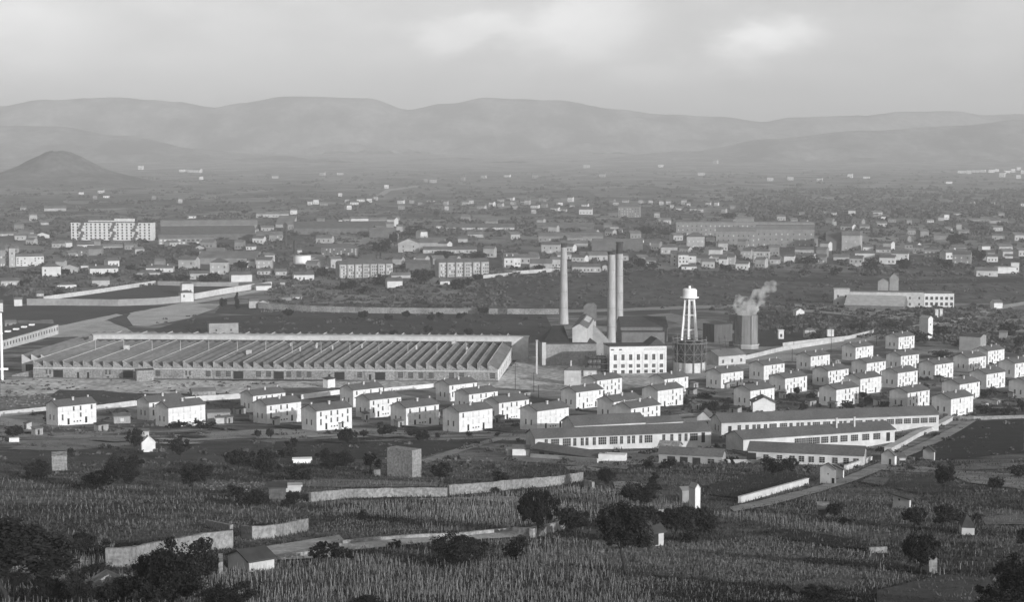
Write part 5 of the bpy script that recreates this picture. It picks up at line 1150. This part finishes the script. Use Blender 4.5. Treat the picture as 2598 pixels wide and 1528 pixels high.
# unit trees: height 1; crown width about .8 to 1
def proto(kind, n, size, seed, mm):
    size *= 1.35; n = int(n * 1.1)
    r_ = random.Random(seed)
    if kind == 'round': L_ = [(r_.uniform(-.2, .2), r_.uniform(-.2, .2), r_.uniform(.52, .76), r_.uniform(.16, .25), .8) for _ in range(8)]; T_ = trunk_mesh(.42, .030, 5, seed)
    elif kind == 'lone': L_ = [(r_.uniform(-.26, .26)-.06, r_.uniform(-.22, .22), r_.uniform(.56, .82), r_.uniform(.14, .22), .8) for _ in range(12)]; T_ = trunk_mesh(.36, .030, 4, seed, -.2)
    elif kind == 'bush': L_ = [(r_.uniform(-.32, .32), r_.uniform(-.25, .25), r_.uniform(.22, .6), r_.uniform(.2, .32), .8) for _ in range(8)]; T_ = trunk_mesh(.2, .025, 5, seed)
    elif kind == 'tall': L_ = [(r_.uniform(-.07, .07), r_.uniform(-.07, .07), .2 + .11*i, .15 - .012*i, 1.1) for i in range(7)]; T_ = trunk_mesh(.25, .02, 4, seed)
    else: L_ = [(r_.uniform(-.3, .3), r_.uniform(-.25, .25), r_.uniform(.5, .85), r_.uniform(.08, .16), .9) for _ in range(11)]; T_ = trunk_mesh(.36, .02, 6, seed)
    return crown_mesh(kind, L_, n, size, mm, seed + 1), T_
WID = {'round': .82, 'lone': .85, 'bush': 1.05, 'tall': .36, 'sparse': .85}
PR = {}
for kd in WID:
    for v in range(2):
        PR[(kd, v, 2)] = proto(kd, 12000, .0125, 40 + v * 7 + len(kd), leaf if v == 0 else leaf2)
        PR[(kd, v, 1)] = proto(kd, 5200 if kd != 'sparse' else 2400, .020, 40 + v * 7 + len(kd), leaf if v == 0 else leaf2)
        PR[(kd, v, 0)] = proto(kd, 900, .046, 90 + v * 7 + len(kd), leaf if v == 0 else leaf2)
KW = {'round': 'round crowned', 'lone': 'large lone', 'bush': 'low spreading', 'tall': 'slender upright', 'sparse': 'open branched'}
rt = random.Random(21)
def tree(px, py, h, w, kind='round', lab=None, v=None, grp="trees of the orchards and gardens"):
    P = at(px, py); k = P.y / FPX; Hm, Wm = h*k, w*k; near = 2 if max(h, w) > 82 else 1 if h > 38 else 0; v = rt.randrange(2) if v is None else v
    if lab is None: lab = auto(("big dark " if h > 70 else "dark " if h > 35 else "small dark ") + KW[kind] + (" bush" if kind == 'bush' and h < 40 else " tree"), px, py - h / 2)
    else: USED[lab] = 1
    t = thing("bush" if kind == 'bush' and h < 40 else "tree", lab, "bush" if kind == 'bush' and h < 40 else "tree", P, rt.uniform(0, 6.28) if kind != 'lone' else 0, grp)
    t.scale = (Wm / WID[kind], Wm / WID[kind], Hm)
    c_, t_ = PR[(kind, v, near)]; link("crown", c_, t); link("trunk", t_, t)
tree(1587, 1459, 178, 140, 'lone', "big dark lone tree with a leaning forked trunk in front of the vines", 0)
for a_ in [(1363,1365,122,98,'round'),(1462,1368,80,86,'round'),(1715,1362,78,100,'round'),(1790,1352,62,64,'bush'),(1625,1292,66,92,'round'),(1660,1245,45,30,'tall'),(1537,1238,50,44,'round'),(1166,1436,84,150,'bush'),
 (840,1437,66,90,'sparse'),(438,1545,172,190,'bush'),(365,1535,120,110,'bush'),(25,1545,215,300,'lone'),(110,1540,75,110,'bush'),(190,1545,85,100,'bush'),(60,1500,50,90,'bush'),(300,1540,70,120,'bush'),(560,1560,75,150,'bush'),(240,1470,40,80,'bush'),(130,1420,60,110,'bush'),(40,1410,70,120,'bush'),(400,1470,60,100,'bush'),(930,1560,45,160,'bush'),(1320,1400,40,60,'bush'),(1300,1420,36,50,'bush'),(1560,1365,50,60,'bush'),(1655,1340,50,70,'round'),(1745,1375,30,60,'bush'),(2140,1330,16,30,'bush'),(1260,1250,14,20,'bush'),(1000,1395,24,40,'bush'),(2240,1400,14,30,'bush'),(225,1420,70,110,'bush'),(315,1248,92,88,'round'),(235,1240,38,100,'bush'),(95,1214,46,62,'bush'),(490,1247,66,70,'round'),(520,1230,50,60,'sparse'),
 (605,1198,52,66,'round'),(665,1224,78,80,'round'),(850,1207,64,84,'round'),(762,1220,38,60,'bush'),(940,1200,50,52,'sparse'),(1123,1212,36,54,'bush'),(737,1288,40,38,'bush'),(1270,1232,34,40,'sparse'),(925,1336,44,28,'sparse'),(640,1285,40,80,'bush'),(600,1265,34,40,'bush'),
 (2397,1247,66,58,'round'),(2116,1318,40,38,'round'),(2320,1346,60,56,'round'),(2390,1346,62,62,'round'),(2441,1330,32,44,'bush'),(2480,1322,20,26,'bush'),(2335,1458,104,86,'round'),(2575,1550,140,160,'bush'),(2080,1550,60,125,'bush'),(2160,1548,30,60,'bush'),(2595,1396,52,44,'round'),(2527,1250,38,38,'round'),(2588,1212,34,48,'bush'),
 (1965,1216,48,50,'round'),(2000,1206,44,46,'round'),(1950,1180,20,40,'bush'),(2060,1165,18,60,'bush'),(1697,1168,34,48,'round'),(1645,1186,24,34,'bush'),(1695,1192,26,40,'bush'),(1840,1180,14,12,'tall'),(1858,1178,16,12,'tall'),
 (34,1117,36,44,'round'),(342,1152,62,42,'round'),(458,1168,56,52,'round'),(179,1157,20,14,'round'),(880,1135,48,46,'round'),(1060,1117,26,56,'bush'),(1111,1112,13,16,'bush'),(742,1145,32,30,'round'),(686,1115,26,20,'round'),(728,1162,32,46,'bush'),(970,1113,34,26,'sparse'),(924,1114,22,20,'round'),(655,1114,22,18,'round'),(990,1102,18,40,'bush'),(1190,1108,12,16,'bush'),(1262,1108,10,14,'bush'),
 (450,1086,14,50,'bush'),(520,1086,16,60,'bush'),(1803,1044,26,46,'bush'),(1790,1010,12,50,'bush'),(2189,942,28,20,'round'),(2021,1005,22,18,'round'),(2153,1041,24,40,'bush'),(2207,1023,18,28,'bush'),(2245,1041,20,24,'bush'),(2503,1010,20,30,'bush'),(2505,1050,22,56,'bush'),(2555,1052,22,50,'bush'),(2592,1046,32,26,'bush'),(2040,1041,20,20,'bush'),(2192,1014,18,16,'round'),
 (2280,1042,14,30,'bush'),(1660,1022,12,30,'bush'),(1735,1026,14,34,'bush'),(2060,1010,12,26,'bush'),(2345,985,12,24,'bush'),
 (1085,851,24,22,'round'),(1188,851,18,24,'bush'),(1000,850,12,22,'bush'),(732,808,24,28,'round'),(921,814,24,28,'round'),(1030,810,20,22,'round'),(1092,813,20,20,'bush'),(1116,813,20,20,'round'),(1226,800,20,26,'round'),(1170,808,14,24,'bush'),(985,812,14,24,'bush'),
 (567,786,28,20,'round'),(601,787,44,13,'tall'),(818,707,28,28,'round'),(1068,718,32,50,'bush'),(885,737,24,46,'bush'),(965,722,26,38,'bush'),(1212,717,22,24,'round'),(1172,734,26,52,'bush'),(930,745,18,40,'bush'),
 (388,716,18,28,'bush'),(421,713,18,34,'bush'),(535,718,22,60,'bush'),(463,713,16,38,'bush'),(613,688,26,34,'round'),(63,727,18,26,'bush'),(152,749,14,28,'bush'),(350,712,14,22,'bush'),(165,700,18,26,'bush'),(330,690,18,26,'round'),(285,705,14,30,'bush'),
 (1625,684,28,28,'round'),(1655,684,20,30,'bush'),(1590,684,20,22,'bush'),(2210,688,30,44,'bush'),(2293,682,26,36,'bush'),(2395,682,24,40,'bush'),(2060,670,22,40,'bush'),(2120,700,20,30,'bush'),(2040,700,16,30,'bush'),(1840,690,20,30,'bush'),(1850,560,20,30,'round'),(1590,700,10,20,'bush'),
 (620,545,12,16,'round'),(1108,550,14,16,'round'),(1058,600,26,60,'bush'),(970,640,30,50,'bush'),(1000,625,34,20,'round'),(1640,600,26,40,'round'),(2110,620,30,60,'bush'),(2430,620,26,50,'bush'),(2480,660,26,40,'bush'),(1370,690,18,24,'round'),(1130,655,18,60,'bush'),(1210,655,16,50,'bush'),
 (2070,860,20,40,'bush'),(2000,845,16,30,'bush'),(2330,870,30,60,'bush'),(2380,850,26,50,'bush'),(2560,850,30,50,'bush'),(2590,880,26,30,'bush'),(2440,880,18,40,'bush'),(2390,905,16,50,'bush'),(2180,835,14,50,'bush'),(2260,830,14,40,'bush')]:
    tree(*a_)

# ------------------------------------------------------------ vineyard stakes, vines, grass, scrub
def inside(x, y, poly):
    c = False; j = len(poly) - 1
    for i in range(len(poly)):
        xi, yi = poly[i]; xj, yj = poly[j]
        if (yi > y) != (yj > y) and x < (xj - xi) * (y - yi) / (yj - yi) + xi: c = not c
        j = i
    return c
VY = [([(0,1445),(420,1470),(650,1445),(870,1398),(1020,1385),(1300,1372),(1520,1385),(1560,1480),(1700,1560),(0,1560)], 1.15, 1.5, .85),
      ([(1520,1385),(1640,1395),(1950,1362),(2140,1400),(2210,1412),(2330,1470),(2225,1505),(2150,1560),(1700,1560),(1560,1480)], .95, .62, 1.0),
      ([(795,1285),(1135,1272),(1300,1256),(1480,1240),(1620,1250),(1750,1290),(1600,1330),(1400,1340),(1300,1348),(1180,1352),(1080,1362),(1060,1325),(850,1310)], 1.15, 1.5, .95),
      ([(780,1345),(870,1318),(1060,1328),(1080,1358),(870,1360)], .9, .6, 1.0),
      ([(0,1220),(200,1232),(450,1246),(640,1275),(780,1300),(780,1345),(610,1362),(520,1335),(470,1345),(260,1395),(150,1370),(0,1380)], 1.5, 1.0, .5),
      ([(1780,1308),(1960,1310),(2170,1345),(2200,1372),(1960,1340)], 1.2, 1.5, .9),
      ([(1870,1300),(2080,1250),(2280,1262),(2598,1300),(2598,1440),(2400,1455),(2230,1408),(2200,1380),(2170,1345),(1960,1308)], 1.4, .9, .6),
      ([(40,1400),(290,1400),(290,1452),(40,1470)], .9, 2.1, 1.0),
      ([(690,1222),(1110,1230),(1110,1242),(690,1240)], 1.6, 1.2, .5),
      ([(1560,1200),(1930,1192),(1900,1225),(1720,1240)], 1.8, 1.0, .5)]
from mathutils import noise as N0
rs = random.Random(77); stakes = []
for poly, sp, hh, keep in VY:
    pts = [at(*p) for p in poly]; x0, x1 = min(p.x for p in pts), max(p.x for p in pts); y0, y1 = min(p.y for p in pts), max(p.y for p in pts)
    ang = R(62); ca, sa = math.cos(ang), math.sin(ang); D = math.hypot(x1-x0, y1-y0); cx, cy = (x0+x1)/2, (y0+y1)/2; n = int(D / sp)
    for i in range(-n//2, n//2 + 1):
        for j in range(-n//2, n//2 + 1):
            u, v = i*sp + rs.uniform(-.28, .28), j*sp*.9 + rs.uniform(-.28, .28)
            x, y = cx + u*ca - v*sa, cy + u*sa + v*ca
            if y < y0 or y > y1 or x < x0 or x > x1: continue
            z = gz(y); q = proj((x, y, z))
            if not (-40 < q[0] < 2640) or not inside(q[0], q[1], poly) or rs.random() > keep - .15 + .9 * N0.noise(Vector((x / 14, y / 9, 3))): continue
            stakes.append((x, y, z, hh * rs.uniform(.5, .95)))
stakes.sort(key=lambda s: s[1])
vis = [s for s in stakes if proj(s[:3])[1] < 1545]; near_s = vis[:260]; ns = set(near_s); rest = [s for s in stakes if s not in ns]
wood2 = mat("stake_wood", .09, .32, .35, lo=.35, hi=.65)
def stake_geo(m, x, y, z, h, r=.024, tl=None):
    tx, ty = rs.gauss(0, .11), rs.gauss(0, .09)
    a = (x + tx*h, y + ty*h, z + h)
    o = len(m.v); r2 = r * .7
    for i in range(3): t = 2.094*i; m.v.append((x + r*math.cos(t), y + r*math.sin(t), z - .1))
    for i in range(3): t = 2.094*i; m.v.append((a[0] + r2*math.cos(t), a[1] + r2*math.sin(t), a[2]))
    m.f += [(o, o+1, o+4, o+3), (o+1, o+2, o+5, o+4), (o+2, o, o+3, o+5), (o+3, o+4, o+5)]; m.m += [0]*4
SMESH = []
for i in range(5):
    m = MB(); stake_geo(m, 0, 0, 0, 1.45, .026); SMESH.append(m.data("vine_stake", [wood2]))
for i, (x, y, z, h) in enumerate(near_s):
    o = link("vine_stake", SMESH[i % 5], None, (x, y, z), rs.uniform(0, 6.28)); o.scale = (1, 1, h / 1.45)
    tag(o, "thin pale wooden vine stake leaning among the nearest vineyard rows", "vine stake", "vine stakes of the nearest rows")
m = MB()
for s in rest: stake_geo(m, *s, r=.021 if s[1] < 300 else .028)
tag(m.build("vine_stakes", wood2), "dense rows of pale leaning vine stakes over the slope", "vine stakes", None, "stuff")
def tuft(m, x, y, z, h, n, spread, wd):
    for _ in range(n):
        a = rs.uniform(0, 6.28); bx, by = x + rs.uniform(-spread, spread), y + rs.uniform(-spread, spread); o = len(m.v); tx, ty = rs.gauss(0, .35)*h, rs.gauss(0, .35)*h
        dx, dy = math.cos(a)*wd, math.sin(a)*wd
        m.v += [(bx-dx, by-dy, z-.03), (bx+dx, by+dy, z-.03), (bx+tx, by+ty, z + h*rs.uniform(.5, 1))]; m.f.append((o, o+1, o+2)); m.m.append(0)
vl = mat("vine_leaves", .022, .10, .03, detail=2, lo=.42, hi=.6, stretch=(1, 1.8, 1), scale2=2, amp2=.4)
m = MB()
for (x, y, z, h) in stakes:
    if rs.random() < .75: tuft(m, x + rs.uniform(-.4, .4), y + rs.uniform(-.4, .4), z + rs.uniform(0, .5), h*.3, 5, .35, .075)
tag(m.build("vine_plants", vl), "low leafy vines growing between the stakes", "vines", None, "stuff")
gr = mat("dry_grass", .035, .085, .25, lo=.35, hi=.65, scale2=2, amp2=.4); m = MB(); dk = MB()
PATHS = [[(665,1393),(860,1362),(876,1378),(1020,1366),(1300,1350),(1430,1329),(1436,1346),(1300,1368),(1100,1380),(900,1400),(830,1421),(700,1426)],[(2440,1075),(2478,1068),(2452,1085),(2400,1116),(2292,1166),(2236,1195),(2170,1222),(2085,1250),(1960,1284),(1862,1302),(1850,1291),(1950,1268),(2085,1234),(2160,1206),(2240,1172),(2335,1128)]]
for _ in range(34000):
    y = 165 + (320 if rs.random() < .9 else 520) * rs.random() ** 1.1; x = rs.uniform(-.32, .32) * y; z = gz(y); q = proj((x, y, z))
    if any(inside(q[0], q[1], p) for p in PATHS): continue
    s = 1 + y / 500
    if rs.random() < .6: tuft(m, x, y, z, .45*s*rs.uniform(.5, 1.2), 4, .5*s, .045*s)
    else: tuft(dk, x, y, z, .45*s*rs.uniform(.4, 1.2), 5, .6*s, .10*s)
tag(m.build("grass", gr), "dry grass and weeds across the near slope", "grass", None, "stuff")
tag(dk.build("undergrowth", vl), "dark low weeds across the near slope", "undergrowth", None, "stuff")
# scrub clumps: bushes too many to count across gardens, meadows and town
def clump(m, x, y, z, r, n):
    for _ in range(n):
        u = Vector((rs.gauss(0, 1), rs.gauss(0, 1), abs(rs.gauss(0, 1)))).normalized() * r * rs.uniform(.5, 1)
        c = Vector((x + u.x, y + u.y, z + u.z*.8)); a = Vector((rs.gauss(0, 1), rs.gauss(0, 1), rs.gauss(0, 1))).normalized(); b = a.orthogonal().normalized(); e = a.cross(b); s = r * rs.uniform(.25, .5)
        m.v += [(c+b*s)[:], (c+e*s)[:], (c-b*s)[:], (c-e*s)[:]]; o = len(m.v)-4; m.f.append((o, o+1, o+2, o+3)); m.m.append(0)
ZN = [([(0,1045),(1300,1030),(2598,1000),(2598,1200),(0,1200)], 420, .5, 1.6), ([(1700,980),(2598,880),(2598,1060),(1700,1060)], 260, .6, 1.8), ([(0,965),(700,965),(700,1050),(0,1050)], 200, .4, 1.1),
      ([(650,700),(1300,715),(1300,790),(700,780)], 420, 1.2, 3.4), ([(1300,700),(2598,700),(2598,790),(1300,785)], 420, .8, 2.6), ([(1850,770),(2598,790),(2598,900),(2300,860),(1850,840)], 600, 1.0, 3.0),
      ([(390,800),(1380,800),(1380,850),(390,845)], 120, .5, 2.0), ([(0,600),(2598,600),(2598,700),(1300,705),(650,700),(0,760)], 1500, 1.6, 4.5), ([(0,520),(2598,520),(2598,600),(0,600)], 1500, 2.5, 6), ([(0,440),(2598,430),(2598,520),(0,520)], 800, 3, 8), ([(1850,480),(2598,480),(2598,560),(1900,560)], 500, 4, 9)]
m = MB()
for poly, n, r0, r1 in ZN:
    xa, xb = min(p[0] for p in poly), max(p[0] for p in poly); ya, yb_ = min(p[1] for p in poly), max(p[1] for p in poly); k = 0
    while k < n:
        x, y = rs.uniform(xa, xb), rs.uniform(ya, yb_)
        if not inside(x, y, poly) or any(inside(x, y, p) for p in PATHS): continue
        k += 1; P = at(x, y)
        for _ in range(rs.randrange(1, 4)): yy = P.y + rs.uniform(-3, 3)*r1; clump(m, P.x + rs.uniform(-1.5, 1.5)*r1, yy, gz(yy), rs.uniform(r0, r1), 16)
tag(m.build("scrub", mat("scrub_leaves", .045, .11, .05, scale2=2, amp2=.4)), "scattered dark scrub and hedges across gardens, meadows and town", "scrub", None, "stuff")
# rubble and spoil heaps in the yards
m = MB()
for poly, n, s0, s1 in [([(0,1000),(130,1000),(115,1030),(0,1035)], 160, .3, 1.6), ([(360,968),(1100,968),(1100,980),(700,986),(380,994)], 260, .2, 1.0), ([(0,1050),(600,1090),(600,1110),(0,1100)], 120, .2, .8), ([(960,1160),(1900,1170),(1900,1190),(960,1190)], 60, .2, .8), ([(2350,1190),(2598,1200),(2598,1250),(2380,1240)], 120, .2, .8), ([(500,1215),(690,1225),(640,1260),(520,1245)], 160, .2, .7), ([(660,785),(1300,795),(1300,800),(660,793)], 200, .6, 1.8), ([(1350,960),(1900,930),(1880,950),(1400,990)], 60, .3, .9)]:
    xa, xb = min(p[0] for p in poly), max(p[0] for p in poly); ya, yb_ = min(p[1] for p in poly), max(p[1] for p in poly); k = 0
    while k < n:
        x, y = rs.uniform(xa, xb), rs.uniform(ya, yb_)
        if not inside(x, y, poly): continue
        k += 1; P = at(x, y); s = rs.uniform(s0, s1) * .7; a = rs.uniform(0, 3)
        c_, s_ = math.cos(a)*s, math.sin(a)*s; j = lambda: rs.uniform(.6, 1.2)
        m.hexa([(P.x+c_*j(), P.y+s_*j(), P.z-.3), (P.x-s_*j(), P.y+c_*j(), P.z-.3), (P.x-c_*j(), P.y-s_*j(), P.z-.3), (P.x+s_*j(), P.y-c_*j(), P.z-.3)], [(P.x+c_*.5*j(), P.y+s_*.5*j(), P.z+s*.6), (P.x-s_*.5, P.y+c_*.5, P.z+s*.5*j()), (P.x-c_*.5*j(), P.y-s_*.5, P.z+s*.6*j()), (P.x+s_*.5, P.y-c_*.5*j(), P.z+s*.5)])
tag(m.build("rubble", mat("spoil_stone", .09, .24, .6)), "heaps of broken stone and spoil in yards and along walls", "rubble", None, "stuff")
# fence posts, lower right
FP = [T(3,11,x,y) for x, y in [(643,1088),(700,1110),(762,1115),(826,1115),(900,1120),(967,1125),(1100,1155),(1132,1190),(942,1040),(1005,1040),(1132,1060),(883,1030),(815,1020),(1390,1185),(1448,1190),(1503,1190),(1690,1215),(1735,1215),(1885,1180),(1955,1140),(2015,1130),(2240,940),(2300,940),(2375,1000),(2265,1130),(2040,1030),(438,1060),(497,1070),(1100,1180)]]
for i, (x, y) in enumerate(FP):
    P = at(x, y); m = MB(); hh = rs.uniform(.7, 1.15); m.bar((0, 0, -.3), (rs.gauss(0, .06), 0, hh), .05, .035, 5); o = m.build("fence_post", wood, None, P)
    tag(o, auto("pale wooden fence post", x, y), "fence post", "fence posts on the lower right slope")
# ------------------------------------------------------------ haze
m = MB(); m.box(-9500, 9500, -420, 17200, CZ - 112, CZ + 640)
hz = m.build("haze", [], None) if False else link("haze", m.data("haze", [])); hm = bpy.data.materials.new("haze_air"); hm.use_nodes = True; n_, l_ = hm.node_tree.nodes, hm.node_tree.links
n_.remove(n_["Principled BSDF"]); v = n_.new("ShaderNodeVolumePrincipled"); v.inputs["Color"].default_value = (.85, .85, .85, 1); v.inputs["Density"].default_value = 1.1e-4; v.inputs["Anisotropy"].default_value = 0.0
l_.new(v.outputs[0], n_["Material Output"].inputs["Volume"]); hz.data.materials.append(hm); tag(hz, None, None, None, "stuff")
